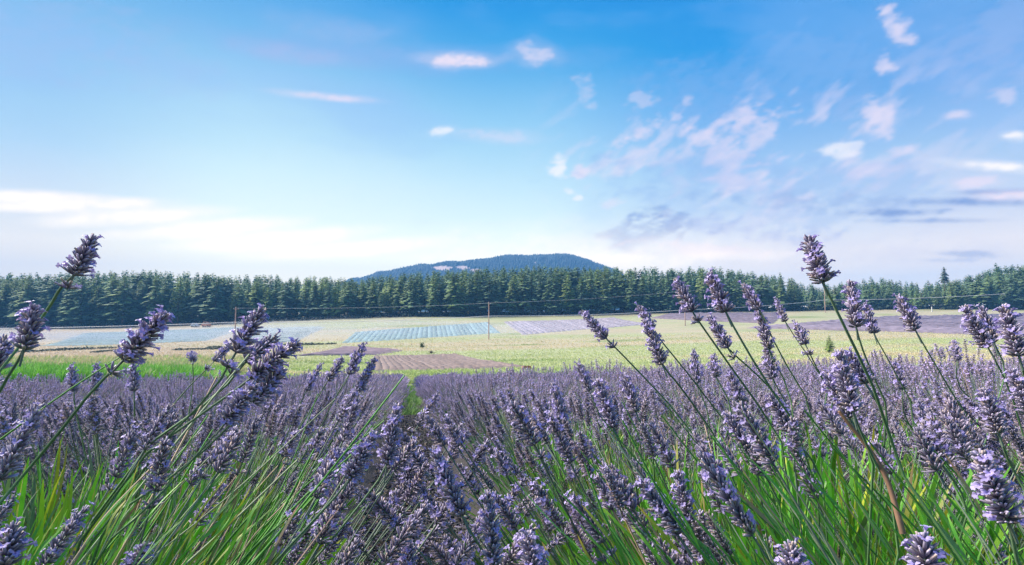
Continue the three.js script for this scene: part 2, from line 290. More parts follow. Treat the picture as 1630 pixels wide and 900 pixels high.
field('lavender_field', 'lavender_row', [[545, 552.5], [642, 559], [600, 566], [462, 567.5]], 14, false, 0.9, 0.35, [0.26, 0.2, 0.18], [0.24, 0.18, 0.2], 0.03, 0.8);
field('lavender_field', 'lavender_row', [[130, 531], [390, 521], [330, 543], [55, 552]], 24, false, 1.6, 0.24, [0.36, 0.43, 0.38], [0.26, 0.35, 0.33]);
field('lavender_field', 'lavender_row', [[400, 524], [520, 521], [470, 545], [350, 550]], 16, false, 1.6, 0.45, [0.5, 0.5, 0.42], [0.38, 0.43, 0.38]);

// ------------------------------------------------------------------ conifers
function coniferCrown(seed, h, r, bare, thin, tone) {
  const R = rng(seed), m = new MB(), levels = Math.round(26 * thin + 6);
  for (let k = 0; k < levels; k++) {
    const f = k / (levels - 1), y = lerp(bare * h, h * 0.985, Math.pow(f, 0.92)), w = r * (0.12 + 0.95 * Math.pow(1 - f, 0.72)) * (0.7 + 0.5 * R()) * (f < 0.1 ? 0.75 : 1);
    const n = 4 + Math.round(3 * (1 - f) + R());
    for (let b = 0; b < n; b++) {
      if (R() < 0.08) continue;
      const a = (b + R() * 0.8) / n * 2 * Math.PI + k * 2.4, len = w * (0.6 + 0.6 * R()), dy = len * (f > 0.75 ? 0.35 : -0.1 - 0.3 * R()), dir = V(Math.cos(a), 0, Math.sin(a)), side = V(-dir.z, 0, dir.x);
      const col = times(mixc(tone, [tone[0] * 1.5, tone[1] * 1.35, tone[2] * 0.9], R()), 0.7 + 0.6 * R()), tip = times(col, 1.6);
      for (let s = 0; s < 3; s++) {                     // three overlapping sprays along the branch
        const t0 = s * 0.28, t1 = Math.min(1, t0 + 0.5), wd = len * (0.34 - 0.06 * s) * (0.8 + 0.5 * R()), P = (t) => V(dir.x * len * t, y + dy * t * t + len * 0.06 * Math.sin(t * 3), dir.z * len * t);
        const j = V((R() - 0.5) * 0.3, (R() - 0.5) * 0.5, (R() - 0.5) * 0.3), c0 = P(t0), c1 = P(t1).add(j), mid = P((t0 + t1) / 2);
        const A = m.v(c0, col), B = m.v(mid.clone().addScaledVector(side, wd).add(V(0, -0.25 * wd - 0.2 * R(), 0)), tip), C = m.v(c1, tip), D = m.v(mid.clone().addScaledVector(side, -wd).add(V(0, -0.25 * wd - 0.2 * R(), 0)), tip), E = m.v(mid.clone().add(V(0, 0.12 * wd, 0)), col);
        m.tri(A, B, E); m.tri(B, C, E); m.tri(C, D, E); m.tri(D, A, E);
      }
    }
  }
  return m.geometry();
}
function broadCrown(seed, h, r, tone) {
  const R = rng(seed), m = new MB(), lobes = [];
  for (let k = 0; k < 16; k++) { const a = R() * 6.28, f = R(); lobes.push([V(Math.cos(a) * r * 0.7 * Math.sqrt(R()), h * (0.25 + 0.62 * f), Math.sin(a) * r * 0.7 * Math.sqrt(R())), r * (0.3 + 0.25 * R())]); }
  for (const [c, q] of lobes) for (let k = 0; k < 75; k++) {
    const d = V(R() - 0.5, R() - 0.45, R() - 0.5).normalize(), p = c.clone().addScaledVector(d, q * (0.75 + 0.4 * R())), s = 0.35 + 0.4 * R(), a = V(R() - 0.5, R() - 0.5, R() - 0.5).normalize(), b = V().crossVectors(a, d).normalize();
    const col = times(tone, 0.6 + 0.8 * R());
    m.quad(m.v(p.clone().addScaledVector(a, s), col), m.v(p.clone().addScaledVector(b, s * 0.6), col), m.v(p.clone().addScaledVector(a, -s), col), m.v(p.clone().addScaledVector(b, -s * 0.6), col));
  }
  return m.geometry();
}
function trunkGeometry(h, r, seed) { const R = rng(seed), m = new MB(), pts = [], rad = []; for (let k = 0; k <= 5; k++) { pts.push(V((R() - 0.5) * 0.15, -0.5 + (h * 0.97 + 0.5) * k / 5, (R() - 0.5) * 0.15)); rad.push(r * (1 - 0.9 * k / 5)); } m.tube(pts, rad, 6, (t) => [0.13 + 0.02 * t, 0.1, 0.08]); return m.geometry(); }
const needle = leafy(0.12), bark = mat({ roughness: 0.95 }), broadLeaf = leafy(0.35);
const barkPale = mat({ roughness: 0.95, color: new THREE.Color(2.6, 2.5, 2.4) });
const kinds = [];
for (let k = 0; k < 8; k++) {
  const tone = [[0.092, 0.156, 0.050], [0.070, 0.134, 0.060], [0.118, 0.178, 0.050], [0.062, 0.120, 0.062], [0.104, 0.168, 0.048], [0.074, 0.142, 0.062], [0.15, 0.225, 0.052], [0.092, 0.158, 0.054]][k];
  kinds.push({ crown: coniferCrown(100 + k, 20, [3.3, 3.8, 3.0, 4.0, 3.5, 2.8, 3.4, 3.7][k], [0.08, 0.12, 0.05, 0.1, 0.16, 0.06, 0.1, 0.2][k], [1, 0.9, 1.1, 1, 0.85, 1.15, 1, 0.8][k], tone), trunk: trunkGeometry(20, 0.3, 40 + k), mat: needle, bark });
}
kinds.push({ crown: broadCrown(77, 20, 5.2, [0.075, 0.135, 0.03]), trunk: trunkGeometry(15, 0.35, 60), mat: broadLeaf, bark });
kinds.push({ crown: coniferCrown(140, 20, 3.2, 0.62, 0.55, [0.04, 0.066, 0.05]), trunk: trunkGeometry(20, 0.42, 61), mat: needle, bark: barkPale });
const protos = [];
function plantTree(kind, x, z, h, turn, label, category, group, name = 'conifer_tree', wide = 1) {
  let o;
  const key = kind + name;
  if (!protos[key]) { o = new THREE.Group(); part('trunk', kinds[kind].trunk, kinds[kind].bark, o); part('crown', kinds[kind].crown, kinds[kind].mat, o); protos[key] = o; } else o = protos[key].clone();
  o.name = numbered(name); o.userData = {}; scene.add(o);
  o.position.set(x, land(x, z) - 0.1, z); o.rotation.y = turn; o.scale.set(h / 20 * wide, h / 20, h / 20 * wide);
  return tag(o, label, category, group);
}
const SKYLINE = [[-400, 440], [0, 437], [120, 436], [240, 433], [400, 440], [560, 443], [640, 437], [720, 430], [860, 424], [1000, 428], [1150, 427], [1215, 436], [1250, 442], [1280, 450], [1308, 460], [1335, 450], [1400, 446], [1440, 452], [1480, 452], [1540, 440], [1580, 430], [1630, 421], [2000, 412]];
function skyline(px) { let k = 0; while (k < SKYLINE.length - 2 && px > SKYLINE[k + 1][0]) k++; const [a, b] = [SKYLINE[k], SKYLINE[k + 1]]; return lerp(a[1], b[1], clamp((px - a[0]) / (b[0] - a[0]), 0, 1)); }
{
  const R = rng(11), spots = [], low = [];
  for (let row = 0; row < 10; row++) {
    const D0 = 238 + row * 7.5;
    for (let X = -1.05 * D0; X < 1.05 * D0; X += row < 2 ? 4.0 : 5.2) {
      const D = D0 + (R() - 0.5) * 7, Xj = X + (R() - 0.5) * 5.5, x = Xj * CYW + D * SY, z = Xj * SY - D * CYW, px = CX + FOCAL * Xj / D;
      const top = skyline(px), H0 = (515 - top) / FOCAL * D - (land(x, z) - EYE.y);
      let h = H0 * (row === 0 ? 0.76 + 0.24 * R() : row === 1 ? 0.86 + 0.16 * R() : 0.86 + 0.2 * R());
      if (px > 1240 && px < 1480) h *= 0.82 + 0.3 * R();
      if (h < 4) continue;
      const mid = smooth(280, 330, px) * smooth(680, 600, px), kind = R() < 0.10 * mid + 0.01 ? 8 : R() < 0.4 * mid ? 6 : Math.floor(R() * 8);
      const spot = { x, z, h: clamp(h, 5, 30), kind, turn: R() * 6.28, px, row };
      if (row < 3 && px > -40 && px < 1670) spots.push(spot); else low.push(spot);
    }
  }
  spots.sort((a, b) => a.row - b.row);
  const span = (px) => (px < 160 ? 'at the far left end of the wood' : px < 373 ? 'left of the orange-brown pole' : px < 560 ? 'between the orange-brown pole and the foot of the hill' : px < 778 ? 'under the left flank of the blue hill' : px < 970 ? 'under the summit of the blue hill' : px < 1100 ? 'just right of the blue hill' : px < 1290 ? 'left of the tallest flower spike' : px < 1460 ? 'between the tallest flower spike and the bare-trunked tree' : 'at the far right end of the wood');
  spots.forEach((s, i) => {
    if (i >= 285) { low.push(s); return; }
    if (s.kind === 8) plantTree(8, s.x, s.z, s.h * 0.8, s.turn, 'light green leafy tree ' + span(s.px), 'tree', 'leafy trees in the wood', 'broadleaf_tree');
    else plantTree(s.kind, s.x, s.z, s.h, s.turn, (s.row === 0 ? 'dark conifer on the front edge ' : 'dark conifer behind the front edge ') + span(s.px), 'tree', (s.row === 0 ? 'conifers of the front edge ' : 'conifers behind the front edge ') + span(s.px), 'conifer_tree', (s.row === 0 ? 1.35 : 1.25) + 0.6 * hash(s.x * 7, s.z * 5));
  });
  const trees = copies('conifer_wood', kinds[1].crown, needle, low.map((s) => M4(V(s.x, land(s.x, s.z), s.z), new THREE.Quaternion().setFromAxisAngle(V(0, 1, 0), s.turn), V(s.h / 20 * 1.1, s.h / 20, s.h / 20 * 1.1))), low.map((s) => { const k = 0.8 + 0.5 * hash(s.x, s.z); return [k, k, k]; }));
  tag(trees, 'depth of the dark conifer wood whose tips rise behind the front trees', 'wood');
  // undergrowth at the foot of the wood
  const um = new MB(), R2 = rng(5);
  for (let k = 0; k < 60; k++) { const a = R2() * 6.28, r = Math.sqrt(R2()), p = V(Math.cos(a) * r, 0.15 + 0.8 * R2() * (1 - r * 0.6), Math.sin(a) * r), s = 0.16 + 0.16 * R2(), d = V(R2() - 0.5, R2() - 0.3, R2() - 0.5).normalize(), e = V(d.z, 0, -d.x).normalize(), col = times([0.028, 0.052, 0.03], 0.6 + 0.9 * R2()); m3(um, p, d, e, s, col); }
  function m3(m, p, d, e, s, col) { m.quad(m.v(p.clone().addScaledVector(d, s), col), m.v(p.clone().addScaledVector(e, s * 0.7), col), m.v(p.clone().addScaledVector(d, -s), col), m.v(p.clone().addScaledVector(e, -s * 0.7), col)); }
  const shrubs = [];
  for (let X = -270; X < 270; X += 1.7) { const D = 233 + R2() * 5, Xj = X * D / 238, x = Xj * CYW + D * SY, z = Xj * SY - D * CYW, s = 1.1 + 1.6 * R2(); shrubs.push(M4(V(x, land(x, z) - 0.2, z), new THREE.Quaternion().setFromAxisAngle(V(0, 1, 0), R2() * 6), V(s * 1.3, s, s * 1.3))); }
  tag(copies('undergrowth', um.geometry(), needle, shrubs), 'low dark undergrowth along the foot of the conifer wood', 'undergrowth');
}
{ // the tall bare-trunked tree on the right, and the loose trees before the right end of the wood
  const put = (px, py, top, kind, label, name, wide = 1, turn = 0) => { const g = groundAt(px, py), D = pixelOf(g)[2]; plantTree(kind, g.x, g.z, (515 - top) / FOCAL * D - (g.y - EYE.y), turn, label, 'tree', null, name, wide); };
  put(1506, 489, 424, 9, 'tall tree with a long pale bare trunk and thin crown before the right wood', 'conifer_tree', 0.75);
  put(1408, 489, 441, 5, 'dark slim conifer left of the bare-trunked tree, with two pointed tops beside it', 'conifer_tree', 1.2);
  put(1422, 489, 444, 0, 'dark conifer just right of the slim one near the right wood', 'conifer_tree', 1.4, 2);
  put(1342, 490, 452, 3, 'dark broad conifer standing between the big sunlit flower spike and the right wood', 'conifer_tree', 1.5, 1);
  put(1590, 489, 418, 1, 'tallest dark conifer rising from the wood near the right edge', 'conifer_tree', 1.2, 3);
  put(672, 555, 543, 8, 'small lone green shrub in the meadow above the brown ploughed field', 'shrub', 1.5);
  put(1321, 562, 533, 6, 'round dark green young pine alone in the meadow right of centre', 'shrub', 2.2, 1);
}

// ------------------------------------------------------------------ wooded hill far behind
{
  const ridge = [[500, 458], [570, 446], [600, 437], [650, 427], [700, 421], [760, 416], [800, 411], [860, 408], [900, 408], [930, 414], [965, 429], [1000, 440], [1040, 452]], D1 = 1400;
  const top = (px) => { let k = 0; while (k < ridge.length - 2 && px > ridge[k + 1][0]) k++; const t = clamp((px - ridge[k][0]) / (ridge[k + 1][0] - ridge[k][0]), 0, 1); return (515 - lerp(ridge[k][1], ridge[k + 1][1], t) - 5 * (fbm(px * 0.045, 3, 3) - 0.5)) / FOCAL * D1; };
  const P = (px, t) => { const D = D1 + (t - 0.6) * 600, X = (px - CX) / FOCAL * D, prof = t < 0.6 ? Math.sin(t / 0.6 * Math.PI / 2) : Math.cos((t - 0.6) / 0.4 * Math.PI / 2), edge = smooth(470, 560, px) * smooth(1060, 985, px), y = EYE.y + 2 + top(px) * prof * edge * (1 + (fbm(px * 0.03, t * 5, 3) - 0.5) * 0.3 * (1 - prof)) - 4 * prof; return V(X * CYW + D * SY, y, X * SY - D * CYW); };
  const clear = (px, y) => Math.max(1 - Math.hypot((px - 704) / 20, (y - 428) / 5), 1 - Math.hypot((px - 735) / 13, (y - 426.5) / 4), 1 - Math.hypot((px - 757) / 12, (y - 431) / 3.4), 0.9 - Math.hypot((px - 848) / 7, (y - 418) / 1.6)) > 0.25 * noise(px * 0.4, y * 1.4);
  const m = new MB(), NS = 150, NT = 40, ids = [];
  for (let j = 0; j <= NT; j++) for (let i = 0; i <= NS; i++) { const px = lerp(500, 1060, i / NS), p = P(px, j / NT), [qx, qy] = pixelOf(p); ids.push(m.v(p, j / NT < 0.62 && clear(qx, qy) ? [0.55, 0.42, 0.36] : times([0.012, 0.042, 0.05], 0.6 + 0.8 * noise(i * 0.7, j * 0.9)))); }
  for (let j = 0; j < NT; j++) for (let i = 0; i < NS; i++) { const a = j * (NS + 1) + i; m.quad(ids[a], ids[a + 1], ids[a + NS + 2], ids[a + NS + 1]); }
  structure('hill', m.geometry(), mat({ roughness: 1 }));
  const c = new MB(); for (let k = 0; k < 3; k++) { const y0 = k * 0.27, r = 0.24 - k * 0.06, ring = []; for (let s = 0; s < 6; s++) ring.push(c.v(V(Math.cos(s * 1.047 + k) * r, y0, Math.sin(s * 1.047 + k) * r), [0.012, 0.042, 0.05])); const tip = c.v(V(0, y0 + 0.46, 0), [0.016, 0.046, 0.054]); for (let s = 0; s < 6; s++) c.tri(ring[s], tip, ring[(s + 1) % 6]); }
  const R = rng(21), mats = [], cols = [];
  for (let k = 0; k < 16000; k++) { const px = lerp(505, 1055, R()), t = 0.08 + 0.58 * R(), p = P(px, t), [qx, qy] = pixelOf(p); if (t < 0.6 && clear(qx, qy)) continue; const s = 4.4 + 5 * R(); mats.push(M4(p.add(V(0, -1, 0)), new THREE.Quaternion(), V(s * 1.5, s, s * 1.5))); const w = 0.4 + 1.2 * R(); cols.push([w, w, w]); }
  tag(copies('hill_wood', c.geometry(), needle, mats, cols), 'dark conifer wood covering the blue hill behind the near wood', 'wood');
}

// ------------------------------------------------------------------ power line
const poleWood = mat({ roughness: 0.9 });
function pole(px, baseY, topY, label) {
  const g = groundAt(px, baseY), D = pixelOf(g)[2], h = (baseY - topY) / FOCAL * D, o = thing('utility_pole', g, label, 'utility pole', 'utility poles of the line across the fields');
  const m = new MB(), pts = [], rad = []; for (let k = 0; k <= 8; k++) { pts.push(V(0, -0.5 + (h + 0.5) * k / 8, 0)); rad.push(lerp(0.15, 0.10, k / 8)); }
  m.tube(pts, rad, 10, (t) => times([0.52, 0.34, 0.27], 0.85 + 0.3 * noise(t * 40, px))); part('shaft', m.geometry(), poleWood, o);
  const arm = new THREE.BoxGeometry(1.5, 0.11, 0.09); arm.setAttribute('color', new THREE.Float32BufferAttribute(new Float32Array(arm.attributes.position.count * 3).map((_, k) => [0.33, 0.2, 0.15][k % 3]), 3)); arm.translate(0, h - 0.45, 0.17);
  const a = part('crossarm', arm, poleWood, o);
  for (const s of [-0.65, 0.65]) { const i = new MB(); i.tube([V(s, h - 0.4, 0.17), V(s, h - 0.34, 0.17), V(s, h - 0.26, 0.17)], [0.03, 0.07, 0.04], 8, [0.5, 0.5, 0.48]); part('insulator', i.geometry(), poleWood, a); }
  o.rotation.y = -YAW + 1.2;
  return { g, h, D };
}
const poles = [
  { g: groundAt(-330, 541), h: 9 },
  pole(373, 553, 489, 'orange-brown wooden pole on the left, behind the big leaning flower cluster'),
  pole(778, 541, 481, 'pale wooden pole standing at the right end of the striped field'),
  pole(1091, 519, 462, 'wooden pole before the purple field, between the tall flower spikes right of centre'),
  pole(1314, 498, 446, 'wooden pole directly beneath the tallest flower spike on the right'),
];
{
  const cable = new THREE.MeshStandardMaterial({ color: new THREE.Color(0.8, 0.78, 0.74), roughness: 0.6 });
  const string = (list, r, label) => { const pts = []; for (let k = 0; k < list.length - 1; k++) for (let t = 0; t < 12; t++) { const f = t / 12, p = list[k].clone().lerp(list[k + 1], f); p.y -= 0.5 * 4 * f * (1 - f); pts.push(p); } pts.push(list[list.length - 1]); const m = part(numbered('overhead_cable'), new THREE.TubeGeometry(new THREE.CatmullRomCurve3(pts), 160, r, 5), cable, scene); tag(m, label, 'cable'); };
  const depth = [118, ...poles.slice(1).map((p) => p.D)], low = [[-330, 525], [373, 513.5], [778, 503.5], [1091, 493.5], [1314, 478], [1600, 468]];
  string(low.map(([x, y], k) => at(x, y, k < 5 ? depth[k] : 215)), 0.065, 'thick pale lower cable strung across all the wooden poles');
  string([...poles.slice(1).map((p) => p.g.clone().add(V(0.2, p.h - 0.26, 0.2)))], 0.02, 'thin upper wire along the tops of the wooden poles');
}

// ------------------------------------------------------------------ small things in the fields
function paint(c, o) { return new THREE.MeshStandardMaterial({ color: new THREE.Color(...c), roughness: 0.5, ...o }); }
function vehicle(px, py, L, H, c, label, category, name) {
  const g = groundAt(px, py), o = thing(name, g, label, category), sh = new THREE.Shape();
  [[-0.5, 0.24], [-0.5, 0.55], [-0.36, 0.62], [-0.26, 1], [0.14, 1], [0.24, 0.64], [0.48, 0.56], [0.5, 0.24]].forEach(([x, y], k) => (k ? sh.lineTo(x * L, y * H) : sh.moveTo(x * L, y * H)));
  const b = new THREE.ExtrudeGeometry(sh, { depth: 1.5, bevelEnabled: true, bevelSize: 0.05, bevelThickness: 0.05, bevelSegments: 2 }); b.translate(0, 0, -0.75); part('body', b, paint(c), o);
  for (const s of [-0.82, 0.82]) { const w = new THREE.BoxGeometry(L * 0.34, H * 0.24, 0.02); w.translate(-0.04 * L, H * 0.8, s); part('window', w, paint([0.03, 0.04, 0.05], { roughness: 0.1 }), o); }
  for (const x of [-0.3, 0.3]) for (const z of [-0.72, 0.72]) { const w = new THREE.CylinderGeometry(0.33, 0.33, 0.22, 14); w.rotateX(Math.PI / 2); w.translate(x * L, 0.33, z); part('wheel', w, paint([0.03, 0.03, 0.03], { roughness: 0.9 }), o); }
  o.rotation.y = -YAW;
}
vehicle(328, 521, 2.9, 1.9, [0.72, 0.34, 0.22], 'small pale orange vehicle parked at the foot of the left wood', 'vehicle', 'parked_vehicle');
vehicle(310, 521, 2.6, 1.5, [0.55, 0.66, 0.72], 'small pale blue vehicle left of the orange one by the left wood', 'vehicle', 'parked_vehicle');
{
  const g = groundAt(838, 589), o = thing('wooden_crate', g, 'rust-brown wooden crate at the tip of the ploughed field beyond the lavender', 'crate'); o.rotation.y = 0.2;
  for (let k = 0; k < 3; k++) for (const s of [-1, 1]) { const b = new THREE.BoxGeometry(0.8, 0.1, 0.03); b.translate(0, 0.07 + k * 0.125, s * 0.2); part('board', b, paint([0.45, 0.2, 0.1], { roughness: 0.9 }), o); }
  for (const s of [-1, 1]) { const b = new THREE.BoxGeometry(0.03, 0.36, 0.36); b.translate(s * 0.385, 0.19, 0); part('end_panel', b, paint([0.4, 0.18, 0.09], { roughness: 0.9 }), o); }
  const p = groundAt(1484, 497), q = thing('marker_post', p, 'short white post at the field edge left of the bare-trunked tree', 'post'), m = new MB();
  m.tube([V(0, -0.2, 0), V(0, 1, 0), V(0, 1.9, 0)], [0.16, 0.15, 0.13], 8, [0.75, 0.75, 0.72]); part('shaft', m.geometry(), poleWood, q);
  const m2 = new MB(); m2.tube([V(0, 1.9, 0), V(0, 2.0, 0)], [0.2, 0.1], 8, [0.7, 0.7, 0.68]); part('cap', m2.geometry(), poleWood, q);
}
{ // low scrub lines on the left and a brush heap
  const m = new MB(), R = rng(31);
  for (let k = 0; k < 90; k++) { const a = R() * 6.28, r = Math.sqrt(R()), p = V(Math.cos(a) * r, 0.9 * R() * (1 - r * 0.5), Math.sin(a) * r), s = 0.16 + 0.14 * R(), d = V(R() - 0.5, R() - 0.2, R() - 0.5).normalize(), e = V(d.z, 0, -d.x).normalize(), col = times([0.10, 0.125, 0.08], 0.6 + 0.8 * R()); m.quad(m.v(p.clone().addScaledVector(d, s), col), m.v(p.clone().addScaledVector(e, s * 0.6), col), m.v(p.clone().addScaledVector(d, -s), col), m.v(p.clone().addScaledVector(e, -s * 0.6), col)); }
  const g = m.geometry(), run = (list, label) => { const mats = []; for (const [x0, y0, x1, y1, s] of list) { const a = groundAt(x0, y0), b = groundAt(x1, y1), n = Math.ceil(a.distanceTo(b) / (s * 0.9)); for (let k = 0; k < n; k++) { const p = a.clone().lerp(b, (k + R() * 0.7) / n), q = s * (0.6 + 0.7 * R()); p.y = land(p.x, p.z) - 0.05; mats.push(M4(p, new THREE.Quaternion().setFromAxisAngle(V(0, 1, 0), R() * 6), V(q * 1.2, q * 0.55, q * 1.2))); } } tag(copies('scrub', g, needle, mats), label, 'scrub'); };
  run([[-80, 563, 60, 561, 1], [60, 560, 178, 555, 1.1], [150, 562, 190, 558, 0.7]], 'low grey-green scrub line crossing the left fields');
  run([[278, 558, 360, 556, 1], [340, 555, 400, 553, 1.1], [420, 551, 535, 548, 1.2]], 'low grey-green scrub line left of the striped field');
  const h = groundAt(686, 563), o = thing('brush_heap', h, 'dark heap of brush on the track above the ploughed field', 'brush heap');
  const twigs = new MB(); for (let k = 0; k < 46; k++) { const a = R() * 6.28, r = R() * 0.55, c = V(Math.cos(a) * r, 0.05 + (0.55 - r) * 0.6 * R(), Math.sin(a) * r), d = V(R() - 0.5, (R() - 0.5) * 0.5, R() - 0.5).normalize().multiplyScalar(0.35); twigs.tube([c.clone().sub(d), c.clone().add(d)], [0.03, 0.015], 4, times([0.06, 0.045, 0.035], 0.7 + R())); }
  part('twigs', twigs.geometry(), bark, o); part('litter', g, needle, o).scale.set(0.5, 0.16, 0.5);
}

// ------------------------------------------------------------------ grass of the meadow and the green crop
function tuft(seed, n, h, spread, w, c0, c1) { const R = rng(seed), m = new MB(); for (let k = 0; k < n; k++) { const a = R() * 6.28, d = V(Math.cos(a), 0, Math.sin(a)), s = V(-d.z, 0, d.x), b = d.clone().multiplyScalar(spread * 0.3 * R()), hh = h * (0.6 + 0.5 * R()), l = spread * (0.3 + R()), col = mixc(c0, c1, R()); m.strip([b, b.clone().add(V(d.x * l * 0.35, hh * 0.6, d.z * l * 0.35)), b.clone().add(V(d.x * l, hh, d.z * l))], [w, w * 0.8, w * 0.1], s, col); } return m.geometry(); }
{
  const R = rng(41), mats = [], cols = [], blade = leafy(0.3), tilled = [[595, 567], [722, 564], [840, 586], [596, 592]];      // no grass on the ploughed plot
  for (let k = 0; k < 60000; k++) {
    const D = 40 + 110 * Math.pow(R(), 1.5), X = (R() * 2 - 1) * 0.98 * D, x = X * CYW + D * SY, z = X * SY - D * CYW; if (-z < edgeOf(x) + 1) continue;
    const [px, py] = pixelOf(V(x, land(x, z), z)); if (tilled.every(([ax, ay], j) => { const [bx, by] = tilled[(j + 1) % 4]; return (bx - ax) * (py - ay) - (by - ay) * (px - ax) > 0; })) continue;
    const s = 0.5 + 0.9 * R(); mats.push(M4(V(x, land(x, z) - 0.02, z), new THREE.Quaternion().setFromAxisAngle(V(0, 1, 0), R() * 6.28), V(s * 1.3, s, s * 1.3))); cols.push(times(meadowColor(x, z), 1.08 + 0.06 * R()));
  }
  tag(copies('meadow_grass', tuft(3, 9, 0.22, 0.22, 0.03, [0.95, 0.95, 0.95], [1.1, 1.1, 1]), blade, mats, cols), 'pale dry and green grass growing all over the valley meadow', 'grass');
  const crop = [], cc = [];
  const q = quadOf([[-260, 577], [420, 574], [330, 611], [-260, 615]]);
  for (let r = 0; r < 60; r++) for (let k = 0; k < 150; k++) { if (R() < 0.12) continue; const w = q((r + 0.5 + (R() - 0.5) * 0.25) / 60, (k + R()) / 150), s = 0.7 + 0.7 * R(); crop.push(M4(V(w.x, land(w.x, w.z) - 0.02, w.z), new THREE.Quaternion().setFromAxisAngle(V(0, 1, 0), R() * 6.28), s)); const f = k / 150 > 0.3 && R() < 0.3 ? 1 : 0; const tall = smooth(0.2, 0.5, k / 150); cc.push(times(R() < 0.04 + 0.5 * tall ? [0.66, 0.56, 0.30] : mixc([0.22, 0.50, 0.06], [0.40, 0.54, 0.14], tall * (0.4 + 0.6 * R())), 0.75 + 0.5 * R())); }
  tag(copies('green_crop', tuft(9, 12, 0.62, 0.34, 0.05, [0.9, 0.95, 0.9], [1.1, 1.05, 1.2]), blade, crop, cc), 'bright green crop in rows beyond the lavender on the left', 'crop');
  const lane = []; for (let k = 0; k < 2600; k++) { const u = 13 + 26 * R(), x = 0.03 + Math.floor(R() * 9 - 4) * 1.24 + (R() - 0.5) * 0.5; if (u > edgeOf(x)) continue; lane.push(M4(V(x, land(x, -u) - 0.01, -u), new THREE.Quaternion().setFromAxisAngle(V(0, 1, 0), R() * 6.28), 0.6 + 0.6 * R())); }
  tag(copies('lane_grass', tuft(12, 9, 0.16, 0.14, 0.014, [0.16, 0.34, 0.06], [0.25, 0.42, 0.09]), blade, lane), 'short green grass in the lane between the lavender rows', 'grass');
}

{ // clods, dry bits and fallen flowers on the soil of the lane
  const R = rng(44), clod = new THREE.DodecahedronGeometry(1, 0), clods = [], cc = [], bits = [], bc = [];
  for (let k = 0; k < 9000; k++) { const u = 0.6 + 13 * R() * R(), x = 0.03 + (R() - 0.5) * 0.62, s = 0.004 + 0.016 * R() * R(); clods.push(M4(V(x, land(x, -u) + s * 0.2, -u), new THREE.Quaternion().setFromEuler(new THREE.Euler(R() * 6, R() * 6, R() * 6)), V(s * 1.3, s * 0.8, s))); cc.push(times([0.06, 0.058, 0.062], 0.5 + R())); }
  for (let k = 0; k < 7000; k++) { const u = 0.6 + 13 * R() * R(), x = 0.03 + (R() - 0.5) * 0.66, q = R(), l = 0.012 + 0.035 * R(); bits.push(M4(V(x, land(x, -u) + 0.006 + 0.012 * R(), -u), orient(V(), V(R() - 0.5, (R() - 0.5) * 0.3, R() - 0.5), R() * 6), V(l * 1.6, l, l * 1.6))); bc.push(times(q < 0.4 ? [0.30, 0.22, 0.14] : q < 0.7 ? [0.24, 0.2, 0.3] : [0.12, 0.16, 0.08], 0.6 + 0.8 * R())); }
  tag(copies('soil_clods', clod, new THREE.MeshStandardMaterial({ roughness: 1 }), clods, cc), 'small dark clods of soil in the lane between the bushes', 'soil');
  const lb = new MB(); lb.strip([V(0, 0, 0), V(0.05, 0.5, 0), V(0, 1, 0)], [0.06, 0.14, 0.04], V(0, 0, 1), [1, 1, 1]);
  tag(copies('fallen_leaves', lb.geometry(), mat({ roughness: 0.9 }), bits, bc), 'dry leaves and fallen flowers on the soil of the lane', 'litter');
}

// ------------------------------------------------------------------ ground mist over the left fields: a layer of fine drops
{
  const R = rng(51), mats = [];
  const layer = (px0, px1, D0, D1, n, top, cut) => { for (let k = 0; k < n; k++) { const D = lerp(D0, D1, R()), px = lerp(px0, px1, R()), X = (px - CX) / FOCAL * D, x = X * CYW + D * SY, z = X * SY - D * CYW, f = fbm(X * 0.03 + 8, D * 0.06 + 2, 4); const ex = (px - px0) / (px1 - px0), ed = (D - D0) / (D1 - D0); if (f < cut + 0.24 * R() || R() > smooth(0, 0.14, ex) * smooth(1, 0.6, ex) * smooth(0, 0.3, ed) * smooth(1, 0.75, ed)) continue; const y = land(x, z) + top * (0.3 + f) * Math.pow(R(), 1.6), s = 0.022 + 0.024 * R(); mats.push(M4(V(x, y, z), new THREE.Quaternion(), s)); } };
  layer(-120, 760, 134, 234, 440000, 2.2, 0.3);
  layer(560, 1060, 142, 218, 110000, 1.1, 0.34);
  const m = copies('ground_mist', new THREE.OctahedronGeometry(1, 0), new THREE.MeshStandardMaterial({ color: new THREE.Color(0.92, 0.93, 0.95), roughness: 1 }), mats);
  tag(m, 'thin white mist lying over the fields before the left wood', 'mist');
}

// ------------------------------------------------------------------ lavender
const CALYX = [0.15, 0.12, 0.195], CALYX_TIP = [0.62, 0.54, 0.69], BUFFTIP = [0.66, 0.52, 0.44], COROLLA = [0.47, 0.385, 0.71], GREY = [0.19, 0.25, 0.17], LEAFGREEN = [0.15, 0.50, 0.035];
const flowerMat = leafy(0.22, { roughness: 0.75 }), petalMat = leafy(0.4, { roughness: 0.7 }), stalkMat = mat({ roughness: 0.7 }), bladeMat = leafy(0.42, { roughness: 0.55 });
